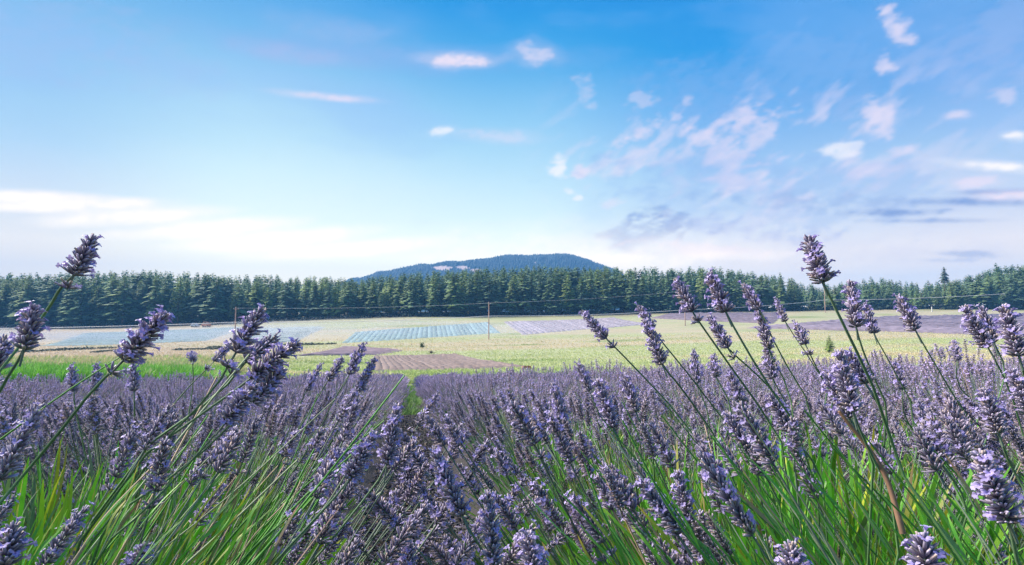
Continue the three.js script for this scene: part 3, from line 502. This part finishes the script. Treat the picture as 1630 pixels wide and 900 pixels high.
// calyces of one spike along +y, length L; petals go to a mesh of their own
function spike(seed, L, whorls, per, sides, open, low) {
  const R = rng(seed), m = new MB(), pm = new MB(), n = whorls + (low ? 1 : 0);
  for (let w = 0; w < n; w++) {
    const lower = low && w === 0, f = lower ? 0 : (w - (low ? 1 : 0)) / (whorls - 1), y = lower ? -0.017 : f * (L - 0.005), count = lower ? Math.ceil(per * 0.8) : Math.round(per * (f > 0.85 ? 0.7 : 1)), size = lower ? 0.85 : lerp(1, 0.66, Math.pow(f, 2.2));
    for (let k = 0; k < count; k++) {
      const a = (k + 0.5 * (w % 2) + (R() - 0.5) * 0.6) / count * 2 * Math.PI, tilt = lerp(1.15, 0.42, f * f) + (R() - 0.5) * 0.6, len = 0.0100 * size * (0.7 + 0.55 * R()), out = V(Math.cos(a), 0, Math.sin(a));
      const dir = V(out.x * Math.sin(tilt), Math.cos(tilt), out.z * Math.sin(tilt)), p0 = V(out.x * 0.001, y + (R() - 0.5) * 0.003, out.z * 0.001), bend = V(0, 0.0014 * size, 0);
      const tone = 0.5 + 0.9 * R(), buff = R() < 0.2, tip = times(buff ? BUFFTIP : CALYX_TIP, 0.7 + 0.6 * R()), r = 0.00112 * (0.8 + 0.3 * R()) * (0.6 + 0.4 * size);
      const pts = [p0, p0.clone().addScaledVector(dir, len * 0.45).addScaledVector(bend, 0.25), p0.clone().addScaledVector(dir, len * 0.85).addScaledVector(bend, 0.8), p0.clone().addScaledVector(dir, len).add(bend)];
      if (sides > 4) m.tube(pts, [r * 0.5, r * 1.1, r * 1.15, r * 0.75], sides, (t) => mixc(times(CALYX, tone), tip, smooth(0.35, 1, t)));
      else m.tube([pts[0], pts[1], pts[3]], [r * 0.6, r * 1.3, r * 0.9], sides, (t) => mixc(times(CALYX, tone), tip, smooth(0.3, 1, t)));
      if (R() < open * (lower ? 1.4 : 1)) {                           // an open two-lipped flower
        const e = pts[pts.length - 1], up = V(0, 1, 0).addScaledVector(dir, -dir.y).normalize(), sd = V().crossVectors(dir, up), pc = times(COROLLA, 0.75 + 0.5 * R());
        const thr = e.clone().addScaledVector(dir, 0.0022);
        if (sides > 3) pm.tube([e, thr], [0.0008, 0.0013], 5, pc, false);
        for (const q of [0.5, 2.64, 3.9, 4.71, 5.5]) { const d = sd.clone().multiplyScalar(Math.cos(q)).addScaledVector(up, Math.sin(q)), s2 = sd.clone().multiplyScalar(-Math.sin(q)).addScaledVector(up, Math.cos(q)), l = 0.0036 * (0.8 + 0.5 * R()); pm.strip([thr.clone().addScaledVector(d, 0.0006), thr.clone().addScaledVector(d, l * 0.6).addScaledVector(dir, 0.0016), thr.clone().addScaledVector(d, l).addScaledVector(dir, 0.0012)], [0.0012, 0.0026, 0.0009], s2, pc); }
      }
    }
  }
  m.tube([V(0, -0.02, 0), V(0, L * 0.5, 0), V(0, L, 0)], [0.001, 0.001, 0.0006], sides > 3 ? 5 : 3, times(GREY, 0.9));
  return { L, calyces: m.geometry(), petals: pm.p.length ? pm.geometry() : null };
}
const heroSpikes = [[0.036, 8, 0], [0.036, 8, 1], [0.05, 10, 0], [0.05, 10, 1], [0.066, 13, 0], [0.066, 13, 1]].map(([L, w, low], k) => spike(200 + k, L, w, 13, 4, 0.17, low));
const nearSpikes = [[0.045, 8, 0], [0.05, 9, 1], [0.058, 10, 0], [0.062, 11, 1], [0.04, 7, 0]].map(([L, w, low], k) => spike(300 + k, L, w, 10, 3, 0.14, low));
const midSpikes = [0.045, 0.058].map((L, k) => { const s = spike(400 + k, L, 7, 8, 3, 0.14, k); return s.petals ? mergeGeometries([s.calyces, s.petals]) : s.calyces; });
const stalkShape = (() => { const m = new MB(), p = [], r = []; for (let k = 0; k <= 4; k++) { const t = k / 4; p.push(V(0.1 * Math.sin(t * Math.PI) * 0.6, t, 0)); r.push(0.5 - 0.1 * t); } m.tube(p, r, 3, (t) => mixc([0.10, 0.22, 0.05], GREY, t), false); return m.geometry(); })();
function leafShape(w, seed) { const R = rng(seed), m = new MB(), p = [], wd = []; for (let k = 0; k <= 5; k++) { const t = k / 5; p.push(V(0.14 * t * t, t, 0)); wd.push(w * Math.pow(Math.sin(Math.PI * (0.1 + 0.88 * t)), 0.6)); } m.strip(p, wd, V(0, 0, 1), (t) => mixc([1, 1, 1], [1.35, 1.2, 0.8], t * t)); return m.geometry(); }
const leafBlade = leafShape(0.045, 1);

function stemPath(R, tallest) {                     // a flower stem of a bush that stands at the origin
  const a = R() * 2 * Math.PI, tilt = 1.05 * Math.pow(R(), 0.62), len = tallest * (0.84 + 0.22 * R()), d = V(Math.cos(a), 0, Math.sin(a));
  const base = V(d.x * 0.09 * R(), 0.1, d.z * 0.09 * R()), t1 = tilt * 1.12, t2 = tilt * 0.82;
  const mid = base.clone().add(V(d.x * Math.sin(t1) * len * 0.5, Math.cos(t1) * len * 0.5, d.z * Math.sin(t1) * len * 0.5));
  const end = mid.clone().add(V(d.x * Math.sin(t2) * len * 0.5, Math.cos(t2) * len * 0.5, d.z * Math.sin(t2) * len * 0.5));
  return { base, mid, end, dir: V(d.x * Math.sin(t2), Math.cos(t2), d.z * Math.sin(t2)).add(V((R() - 0.5) * 0.3, 0.1, (R() - 0.5) * 0.3)).normalize() };
}
function foliage(parent, seed, n, reach, lo, hi) {
  const R = rng(seed), mats = [], cols = [];
  for (let k = 0; k < n; k++) {
    const a = R() * 6.283, tilt = 1.15 * Math.pow(R(), 0.6), d = V(Math.cos(a) * Math.sin(tilt), Math.cos(tilt), Math.sin(a) * Math.sin(tilt)), r = reach * (0.16 + 0.84 * Math.pow(R(), 0.7)), p = V(d.x * r, 0.06 + d.y * r * 0.95, d.z * r);
    const dir = d.clone().add(V((R() - 0.5) * 0.7, 0.3 + (R() - 0.5) * 0.4, (R() - 0.5) * 0.7)), len = lerp(lo, hi, R());
    mats.push(M4(p, orient(V(), dir, R() * 6.28), V(len, len, len)));
    const q = R(), c = q < 0.1 ? [0.40, 0.46, 0.03] : q < 0.3 ? [0.19, 0.42, 0.03] : q < 0.44 ? [0.17, 0.28, 0.14] : q < 0.49 ? [0.36, 0.27, 0.14] : LEAFGREEN; cols.push(times(c, 0.6 + 0.8 * R()));
  }
  return copies('foliage', leafBlade, bladeMat, mats, cols, parent);
}
function woody(parent, seed) { const R = rng(seed), m = new MB(); for (let k = 0; k < 7; k++) { const a = k * 0.9 + R(), d = V(Math.cos(a), 0, Math.sin(a)); m.tube([V(d.x * 0.02, -0.06, d.z * 0.02), V(d.x * 0.06, 0.06, d.z * 0.06), V(d.x * 0.13, 0.17, d.z * 0.13)], [0.012, 0.009, 0.005], 5, times([0.13, 0.1, 0.075], 0.8 + 0.4 * R())); } return part('woody_base', m.geometry(), bark, parent); }
function massStems(parent, seed, n, tall, variants, mat2, keep, thick, big = 1) {      // the uncountable rest of the stems of a bush
  const R = rng(seed), stalks = [], sc = [], flowers = variants.map(() => []), fc = variants.map(() => []);
  for (let k = 0; k < n; k++) {
    const s = stemPath(R, tall), v = Math.floor(R() * variants.length), size = big * (0.72 + 0.32 * R()), roll = R() * 6.28, tint = big * (0.8 + 0.45 * R()), hue = R();
    if (keep && !keep(s)) continue;
    const len = s.base.distanceTo(s.end); stalks.push(M4(s.base, orient(s.base, s.end, roll), V(thick, len, thick))); const g = 0.7 + 0.7 * R(); sc.push(hue < 0.08 ? [2.4 * g, 1.25 * g, 1.4 * g] : [g, g, g]);
    flowers[v].push(M4(s.end, orient(V(), s.dir, roll), size)); fc[v].push([tint * (0.92 + 0.2 * hue), tint * (0.95 + 0.1 * hue), tint]);
  }
  copies('stalks', stalkShape, stalkMat, stalks, sc, parent);
  variants.forEach((g, v) => flowers[v].length && copies('flower_spikes', g, mat2, flowers[v], fc[v], parent));
}
// --- bushes near enough for every flower stem to be told apart
const nearBushes = {};
const nearList = [
  ['L0', -0.62, -0.18, 'nearest lavender bush on the left, its spikes leaning over the left edge'],
  ['L1', -0.57, -0.92, 'second lavender bush left of the lane, with long pale stems leaning right'],
  ['L2', -0.66, -1.66, 'third lavender bush left of the lane, behind the long leaning stems'],
  ['L3', -0.66, -2.42, 'fourth lavender bush left of the lane'],
  ['R0', 0.68, -0.12, 'nearest lavender bush on the right, with blue-green stems at the lower right corner'],
  ['R1', 0.65, -0.88, 'second lavender bush right of the lane, with bright green leaves and tall leaning spikes'],
  ['R2', 0.68, -1.64, 'third lavender bush right of the lane, behind the bright green leaves'],
  ['R3', 0.72, -2.40, 'fourth lavender bush right of the lane'],
  ['S0', 1.90, -0.90, 'nearest lavender bush of the second row on the right'],
  ['S1', 1.88, -1.68, 'second lavender bush of the second row on the right'],
  ['S2', 1.92, -2.44, 'third lavender bush of the second row on the right'],
  ['K1', -1.82, -2.30, 'lavender bush at the left edge in the second row left of the lane'],
];
function addStem(bush, pts, spikeDef, from, to, width, seed, label) {
  // pts in the axes of the bush; the stalk ends inside the spike
  const R = rng(seed), curve = new THREE.CatmullRomCurve3(pts), n = 9, list = [], rad = [], m = new MB();
  for (let k = 0; k <= n; k++) { list.push(curve.getPoint(k / n)); rad.push(lerp(0.0016, 0.0011, k / n) * width); }
  const dry = R() < (heroSpikes.includes(spikeDef) ? 0 : 0.1), lowc = dry ? [0.36, 0.24, 0.15] : [0.11, 0.26, 0.07], topc = dry ? [0.34, 0.25, 0.18] : [0.15, 0.20, 0.15];
  m.tube(list, rad, 4, (t) => times(mixc(lowc, topc, t), 0.9 + 0.2 * Math.sin(t * 9 + seed)), false);
  const stalk = part('flower_stem', m.geometry(), stalkMat, bush);
  const f = part('flower_spike', spikeDef.calyces, flowerMat, stalk), len = from.distanceTo(to), sy = len / spikeDef.L;
  f.position.copy(from); f.quaternion.copy(orient(from, to, R() * 6.28)); f.scale.set(width, sy, width);
  if (spikeDef.petals) { const p = part('petals', spikeDef.petals, petalMat, stalk); p.position.copy(f.position); p.quaternion.copy(f.quaternion); p.scale.copy(f.scale); }
  if (label) stalk.userData.label = label;
}
const lim = (px) => (px < 430 ? 622 : px < 560 ? 612 : px < 1000 ? 612 : px < 1250 ? 612 : 618);
nearList.forEach(([key, x, z, label], i) => {
  const o = thing('lavender_bush', V(x, land(x, z), z), label, 'lavender', 'lavender bushes beside the camera'); nearBushes[key] = o;
  const near = Math.hypot(x, z) < 1.5;
  woody(o, 900 + i); foliage(o, 500 + i, near ? 8000 : 2400, near ? 0.62 : 0.55, 0.05, near ? 0.15 : 0.13);
  const keep = (s) => { const tip = s.end.clone().addScaledVector(s.dir, 0.06).add(o.position), [px, py, D] = pixelOf(tip); if (near && D > 0 && D < 1.25 && py > 690 && hash(px * 3, py * 3) > 0.12 && (px > 1120 && px < 1570 || px > 40 && px < 540)) return false; if (tip.z < -1.15 && Math.abs(tip.x - 0.03 - 0.02 * Math.sin(tip.z * 3)) < 0.125 + 0.04 * hash(px, 2)) return false; return D < 0 || tip.distanceTo(EYE) > 0.58 && (py > lim(px) + 14 * hash(px, py) || px < -60 || px > 1700) && (D < 0.52 ? false : true); };
  const R = rng(600 + i); let made = 0;
  for (let k = 0; k < 900 && made < (key === 'L1' || key === 'R1' ? 70 : near ? 45 : 70); k++) {
    const s = stemPath(R, 0.86), v = nearSpikes[Math.floor(R() * nearSpikes.length)], size = 0.84 + 0.3 * R(), seed = Math.floor(R() * 1e6);
    const [px, py, D] = pixelOf(s.end.clone().add(o.position)); if (D < 0.1 || !keep(s)) continue; if (px < -80 || px > 1720 || py > 960) continue;
    made++; addStem(o, [s.base, s.mid, s.end], v, s.end, s.end.clone().addScaledVector(s.dir, v.L * size), size, seed);
  }
  massStems(o, 700 + i, near ? 180 : 380, 0.84, [nearSpikes[0].calyces, nearSpikes[2].calyces, nearSpikes[3].calyces], flowerMat, keep, 0.0026);
});
// --- flower stems that stand out in the photograph: foot and tip of the spike, its width, then points that its stem passes
const stand = [
  ['L0', 118, 437, 148, 378, 40, [[98, 456], [76, 492], [40, 540]], 3], ['L0', 38, 556, 56, 488, 42, [[6, 610], [-40, 690]], 2], ['L0', -6, 588, 8, 538, 36, [[-30, 640]], 1], ['L0', 196, 574, 264, 500, 46, [[150, 618], [85, 700], [0, 800]], 5],
  ['L1', 376, 560, 416, 494, 42, [[340, 620], [200, 780]], 3], ['L1', 400, 602, 474, 545, 40, [[360, 632], [167, 793]], 4], ['L1', 392, 575, 440, 536, 34, [[350, 625], [180, 770]], 1], ['L1', 358, 674, 406, 612, 46, [[233, 810], [150, 890]], 4], ['L1', 402, 640, 452, 588, 40, [[300, 740], [120, 880]], 2],
  ['L2', 341, 575, 368, 547, 16, [[290, 628], [255, 680]], 1], ['L2', 306, 573, 305, 562, 15, [[307, 610], [300, 660]], 0], ['L2', 117, 622, 113, 582, 17, [[119, 650]], 2], ['L2', 150, 622, 154, 581, 18, [[146, 660]], 3], ['L2', 213, 622, 212, 580, 19, [[214, 660]], 2],
  ['L2', 556, 596, 578, 548, 20, [[530, 640], [500, 700]], 2], ['L2', 570, 622, 597, 571, 20, [[540, 680], [510, 730]], 4], ['L2', 522, 606, 545, 571, 19, [[490, 660]], 2], ['L3', 488, 622, 510, 580, 14, [[470, 660]], 2],
  ['R1', 964, 538, 929, 498, 22, [[975, 549], [1040, 617], [1110, 705]], 3], ['R1', 1038, 524, 1017, 489, 21, [[1112, 617], [1180, 720]], 0], ['R1', 1054, 580, 1028, 512, 27, [[1086, 620], [1160, 740]], 4], ['R1', 1102, 495, 1077, 447, 28, [[1112, 511], [1186, 617], [1250, 720]], 3], ['R1', 1155, 496, 1130, 436, 32, [[1210, 593], [1290, 730]], 2], ['R1', 1208, 492, 1184, 454, 22, [[1240, 560], [1300, 680]], 0],
  ['R1', 1158, 553, 1130, 505, 24, [[1183, 577], [1217, 609], [1280, 700]], 3], ['R1', 1224, 556, 1207, 494, 22, [[1260, 640]], 4], ['R1', 1230, 602, 1220, 555, 22, [[1270, 690]], 2], ['R2', 1250, 512, 1236, 477, 14, [[1294, 580], [1320, 640]], 2], ['R2', 1282, 548, 1266, 515, 20, [[1302, 590], [1330, 660]], 1],
  ['R0', 1310, 449, 1287, 377, 42, [[1354, 539], [1400, 640], [1450, 780]], 4], ['R1', 1363, 520, 1354, 449, 30, [[1378, 570], [1420, 690]], 4], ['R1', 1391, 530, 1377, 484, 20, [[1416, 577], [1460, 680]], 2], ['R1', 1457, 525, 1431, 471, 25, [[1510, 617], [1560, 720]], 2], ['R0', 1573, 553, 1535, 489, 30, [[1606, 617], [1650, 740]], 4],
  ['R1', 1582, 545, 1563, 490, 22, [[1600, 600]], 2], ['R0', 1622, 566, 1598, 488, 38, [[1632, 600], [1665, 700]], 4], ['R1', 1358, 655, 1336, 560, 44, [[1385, 720], [1430, 820]], 4], ['R1', 1352, 665, 1318, 598, 40, [[1390, 740]], 2], ['R1', 1378, 610, 1350, 560, 34, [[1410, 680]], 2], ['S0', 1524, 574, 1518, 543, 16, [[1530, 620]], 2],
  ['R0', 1606, 832, 1560, 722, 66, [[1640, 940]], 4], ['R0', 1478, 925, 1468, 852, 74, [[1500, 1000]], 0], ['R0', 1262, 925, 1260, 866, 62, [[1290, 1000]], 1], ['R1', 1082, 842, 1016, 764, 42, [[1130, 900]], 4], ['R1', 1098, 832, 1078, 752, 38, [[1130, 910]], 4], ['R1', 1196, 850, 1116, 724, 42, [[1250, 940]], 4],
  ['R1', 850, 925, 842, 848, 52, [[880, 990]], 2], ['R1', 786, 900, 776, 786, 44, [[830, 960]], 4], ['R1', 735, 820, 690, 716, 44, [[800, 920]], 4], ['L1', 556, 764, 596, 690, 44, [[470, 860], [380, 960]], 4], ['L1', 616, 740, 632, 646, 38, [[560, 820], [440, 960]], 4], ['L1', 640, 940, 654, 866, 40, [[600, 1000]], 2], ['L1', 8, 900, 22, 836, 62, [[-30, 980]], 1], ['L1', 205, 915, 232, 866, 42, [[150, 990]], 2], ['L1', 508, 770, 540, 716, 32, [[420, 880]], 2],
  ['R2', 976, 680, 952, 606, 30, [[1010, 760]], 4], ['R2', 1012, 655, 994, 596, 24, [[1040, 730]], 2], ['R2', 900, 680, 880, 612, 20, [[930, 760]], 2], ['R2', 938, 622, 920, 578, 18, [[960, 680]], 2], ['R2', 1110, 610, 1104, 560, 17, [[1130, 680]], 2], ['R2', 1140, 600, 1134, 566, 19, [[1165, 660]], 2], ['R2', 1180, 640, 1160, 590, 22, [[1215, 710]], 2], ['R1', 1260, 690, 1225, 628, 30, [[1310, 770]], 4], ['R1', 1190, 720, 1160, 660, 30, [[1240, 800]], 2],
  ['S0', 1480, 700, 1462, 640, 22, [[1500, 780]], 2], ['R0', 1590, 690, 1566, 620, 40, [[1625, 770]], 4], ['R0', 1640, 660, 1612, 590, 40, [[1670, 740]], 4], ['S0', 1436, 620, 1424, 576, 18, [[1450, 680]], 2], ['R1', 1500, 740, 1470, 690, 34, [[1540, 820]], 2],
];
stand.forEach(([key, bx, by, tx, ty, w, via, v], k) => {
  const o = nearBushes[key], slim = by > 640 && w > 36 ? 0.84 : 1, D = 0.024 * FOCAL / w, rel = (p) => p.sub(o.position), from = rel(at(bx, by, D)), to = rel(at(tx, ty, D * 1.02));
  const foot = V(0, 0.1, 0), mids = via.map(([x, y], j) => rel(at(x, y, D * (1 + 0.02 * (j + 1))))).reverse();
  addStem(o, [foot, ...mids, from, from.clone().lerp(to, 0.4)], heroSpikes[v], from, to, 1.02 * slim, 5000 + k * 7, v > 2 && by < 460 ? 'flower stem whose spike stands highest against the sky' : undefined);
});
// --- loose bare stems, dry ones among them, that cross the two near bushes
function looseStems(key, list) {
  const o = nearBushes[key];
  list.forEach(([x0, y0, x1, y1, D, c, r], k) => { const a = at(x0, y0, D), b = at(x1, y1, D * 1.05), mid = a.clone().lerp(b, 0.5).add(V((hash(k, 3) - 0.5) * 0.03, 0.012 * hash(k, 7) - 0.002, 0)), m = new MB(), cv = new THREE.CatmullRomCurve3([a, mid, b].map((p) => p.sub(o.position))), p = []; for (let j = 0; j <= 8; j++) p.push(cv.getPoint(j / 8)); m.tube(p, p.map((_, j) => r * (1 - 0.06 * j)), 4, (t) => times(c, 0.85 + 0.3 * noise(t * 6, k))); part('bare_stem', m.geometry(), stalkMat, o); });
}
{
  const tan = [0.55, 0.41, 0.27], pale = [0.38, 0.46, 0.27], green = [0.09, 0.30, 0.04], R = rng(71), many = [], right = [];
  for (let k = 0; k < 48; k++) { const x = 40 + 400 * R(), y = 930, l = 90 + 200 * R() * R() + 90 * R(), q = R(); many.push([x, y + 30, x + l * (0.5 + 0.6 * R()), y - l * (0.7 + 0.5 * R()), 0.5 + 0.35 * R(), times(q < 0.3 ? tan : q < 0.5 ? pale : green, 0.7 + 0.5 * R()), 0.0009 + 0.0006 * R()]); }
  for (let k = 0; k < 60; k++) { const x = 1000 + 620 * R(), y = 940, l = 110 + 210 * R(), q = R(); right.push([x + l * 0.3, y + 30, x - l * (0.28 + 0.3 * R()), y - l * (0.8 + 0.25 * R()), 0.45 + 0.35 * R(), times(q < 0.06 ? tan : q < 0.22 ? pale : green, 0.7 + 0.5 * R()), 0.0009 + 0.0007 * R()]); }
  looseStems('L1', [...many, [125, 900, 400, 560, 0.6, pale, 0.0016], [180, 900, 345, 600, 0.62, tan, 0.0016], [110, 905, 246, 740, 0.5, tan, 0.0016], [0, 700, 205, 560, 0.55, green, 0.001]]);
  looseStems('R1', [...right, [1438, 850, 1336, 655, 0.5, [0.3, 0.17, 0.1], 0.0034]]);
}

// --- long leaves of the two nearest bushes, broad enough to be told apart
function longLeaves(key, list) {
  const o = nearBushes[key];
  list.forEach(([x0, y0, x1, y1, D, c, w, bow], k) => {
    const a = at(x0, y0, D).sub(o.position), b = at(x1, y1, D * 1.03).sub(o.position), d = b.clone().sub(a), side = V().crossVectors(d, V(hash(k, 1) - 0.5, 0.3, 1.2 * hash(k, 2))).normalize(), lift = V().crossVectors(side, d).normalize(), p = [], wd = [];
    for (let j = 0; j <= 7; j++) { const t = j / 7; p.push(a.clone().addScaledVector(d, t).addScaledVector(lift, bow * 4 * t * (1 - t))); wd.push(w * Math.pow(Math.sin(Math.PI * (0.12 + 0.87 * t)), 0.7)); }
    const m = new MB(); m.strip(p, wd, side, (t) => mixc(c, [c[0] * 2.1, c[1] * 1.25, c[2]], smooth(0.55, 1, t)));
    part('leaf', m.geometry(), bladeMat, o);
  });
}
{
  const R = rng(73), leaf = (x, y, lean, lo, hi) => { const l = lo + (hi - lo) * R() * R(), q = R(), c = q < 0.14 ? [0.42, 0.54, 0.04] : q < 0.5 ? [0.20, 0.56, 0.04] : q < 0.62 ? [0.2, 0.36, 0.14] : q < 0.68 ? [0.40, 0.30, 0.15] : [0.12, 0.45, 0.04]; return [x, y, x + lean * l * (0.35 + 0.5 * R()), y - l * (0.75 + 0.2 * R()), 0.46 + 0.34 * R(), times(c, 0.75 + 0.5 * R()), 0.0016 + 0.0020 * R(), (R() - 0.4) * 0.008]; };
  const right = [], left = [], middle = [];
  for (let k = 0; k < 150; k++) { const x = 1180 + 420 * R(), top = 690 + 60 * R(); right.push(leaf(x, top + 110 + 190 * R(), -1, 70, 210)); }
  for (let k = 0; k < 60; k++) right.push(leaf(900 + 300 * R(), 850 + 110 * R(), -1, 60, 150));
  for (let k = 0; k < 110; k++) left.push(leaf(20 + 420 * R(), 840 + 110 * R(), 1, 60, 170));
  longLeaves('R1', right); longLeaves('L1', left);
}
// --- the other bushes of the rows
function midBush(seed) {
  const o = new THREE.Group(); woody(o, seed); foliage(o, seed + 1, 330, 0.46, 0.09, 0.17);
  massStems(o, seed + 2, 210 + 34 * (seed % 5), 0.72, midSpikes, flowerMat, null, 0.0034, 1.24);
  return o;
}
{
  const R = rng(81), all = [], taken = nearList.map(([, x, z]) => [x, z]);
  for (let r = -14; r < 55; r++) {
    const x0 = (r + 0.5) * 1.24 + 0.03;
    for (let u = 0.1; u < 39; u += 0.8) {
      const x = x0 + (R() - 0.5) * 0.14 + (r === 0 ? 0.12 : r === -1 ? -0.12 : 0), z = -(u + (R() - 0.5) * 0.16), D = x * SY - z * CYW, X = x * CYW + z * SY, s = (0.82 + 0.34 * R()) * (r === 0 || r === -1 ? 0.93 : 1) * (x > 0 ? 0.96 : x < -1 ? 0.9 : 0.97), turn = R() * 6.28;
      if (u > edgeOf(x) || D < 0.9 || Math.abs(X / D) > 0.98 + 0.7 / D || taken.some(([a, b]) => Math.hypot(a - x, b - z) < 0.5)) continue;
      all.push({ r, x, z, s, turn, D, kind: Math.floor(R() * 8) });
    }
  }
  all.sort((a, b) => a.D - b.D);
  const inRow = {}, ordinal = (n) => ['first', 'second', 'third', 'fourth', 'fifth', 'sixth', 'seventh', 'eighth', 'ninth', 'tenth', 'eleventh', 'twelfth'][n - 1] ?? n + ([, 'st', 'nd', 'rd'][n % 10] ?? 'th').replace(/^(st|nd|rd)$/, (t) => (n % 100 > 10 && n % 100 < 14 ? 'th' : t));
  const proto = [0, 1, 2, 3, 4, 5, 6, 7].map((k) => midBush(2000 + k * 21)), fresh = [1, 1, 1, 1, 1, 1, 1, 1];
  for (const b of all.slice(0, 285)) {
    const o = fresh[b.kind] ? proto[b.kind] : proto[b.kind].clone(); fresh[b.kind] = 0;
    o.name = numbered('lavender_bush'); o.position.set(b.x, land(b.x, b.z), b.z); o.rotation.y = b.turn; o.scale.set(b.s, b.s, b.s); scene.add(o);
    const row = b.r < 0 ? -1 - b.r : b.r, key = b.r, n = (inRow[key] = (inRow[key] ?? ({ '-1': 4, 0: 4, 1: 3, '-2': 1 })[key] ?? 0) + 1);
    o.userData = {}; tag(o, 'flowering lavender bush, ' + ordinal(n) + ' from the near end of the ' + ordinal(row + 1) + ' row ' + (b.r < 0 ? 'left' : 'right') + ' of the lane', 'lavender', b.x < 0 ? 'lavender bushes in the rows left of the lane' : 'lavender bushes in the rows right of the lane');
  }
  // far bushes: many small spikes over a leafy mound
  const m = new MB(), Q = rng(91);
  for (let k = 0; k < 120; k++) { const s = stemPath(Q, 0.66), c0 = mixc(CALYX, CALYX_TIP, 0.3 + 0.4 * Q()), c = times([c0[0] * 1.12, c0[1] * 1.0, c0[2] * 1.22], 0.7 + 0.6 * Q()), e = s.end.clone().addScaledVector(s.dir, 0.07), t = [s.end, s.end.clone().lerp(e, 0.3), e]; m.tube(t, [0.005, 0.015, 0.005], 3, c); m.tube([s.mid, s.end], [0.003, 0.003], 3, [0.11, 0.19, 0.07], false); }
  for (let k = 0; k < 130; k++) { const a = Q() * 6.28, tilt = 1.3 * Math.pow(Q(), 0.6), d = V(Math.cos(a) * Math.sin(tilt), Math.cos(tilt), Math.sin(a) * Math.sin(tilt)), p = d.clone().multiplyScalar(0.3 + 0.16 * Q()), e = p.clone().addScaledVector(d, 0.12).add(V(0, 0.05, 0)); m.strip([p, e], [0.03, 0.006], V(-Math.sin(a), 0, Math.cos(a)), times([0.08, 0.17, 0.05], 0.6 + 0.8 * Q())); }
  const rest = all.slice(285);
  tag(copies('lavender_rows', m.geometry(), mat({ roughness: 0.85 }), rest.map((b) => M4(V(b.x, land(b.x, b.z), b.z), new THREE.Quaternion().setFromAxisAngle(V(0, 1, 0), b.turn), b.s)), rest.map((b) => { const k = 0.85 + 0.3 * hash(b.x * 50, b.z * 50); return [k, k, k * (0.97 + 0.06 * hash(b.z * 9, 3))]; })), 'far end of the lavender rows running down to the meadow', 'lavender rows');
}

renderer.render(scene, camera);
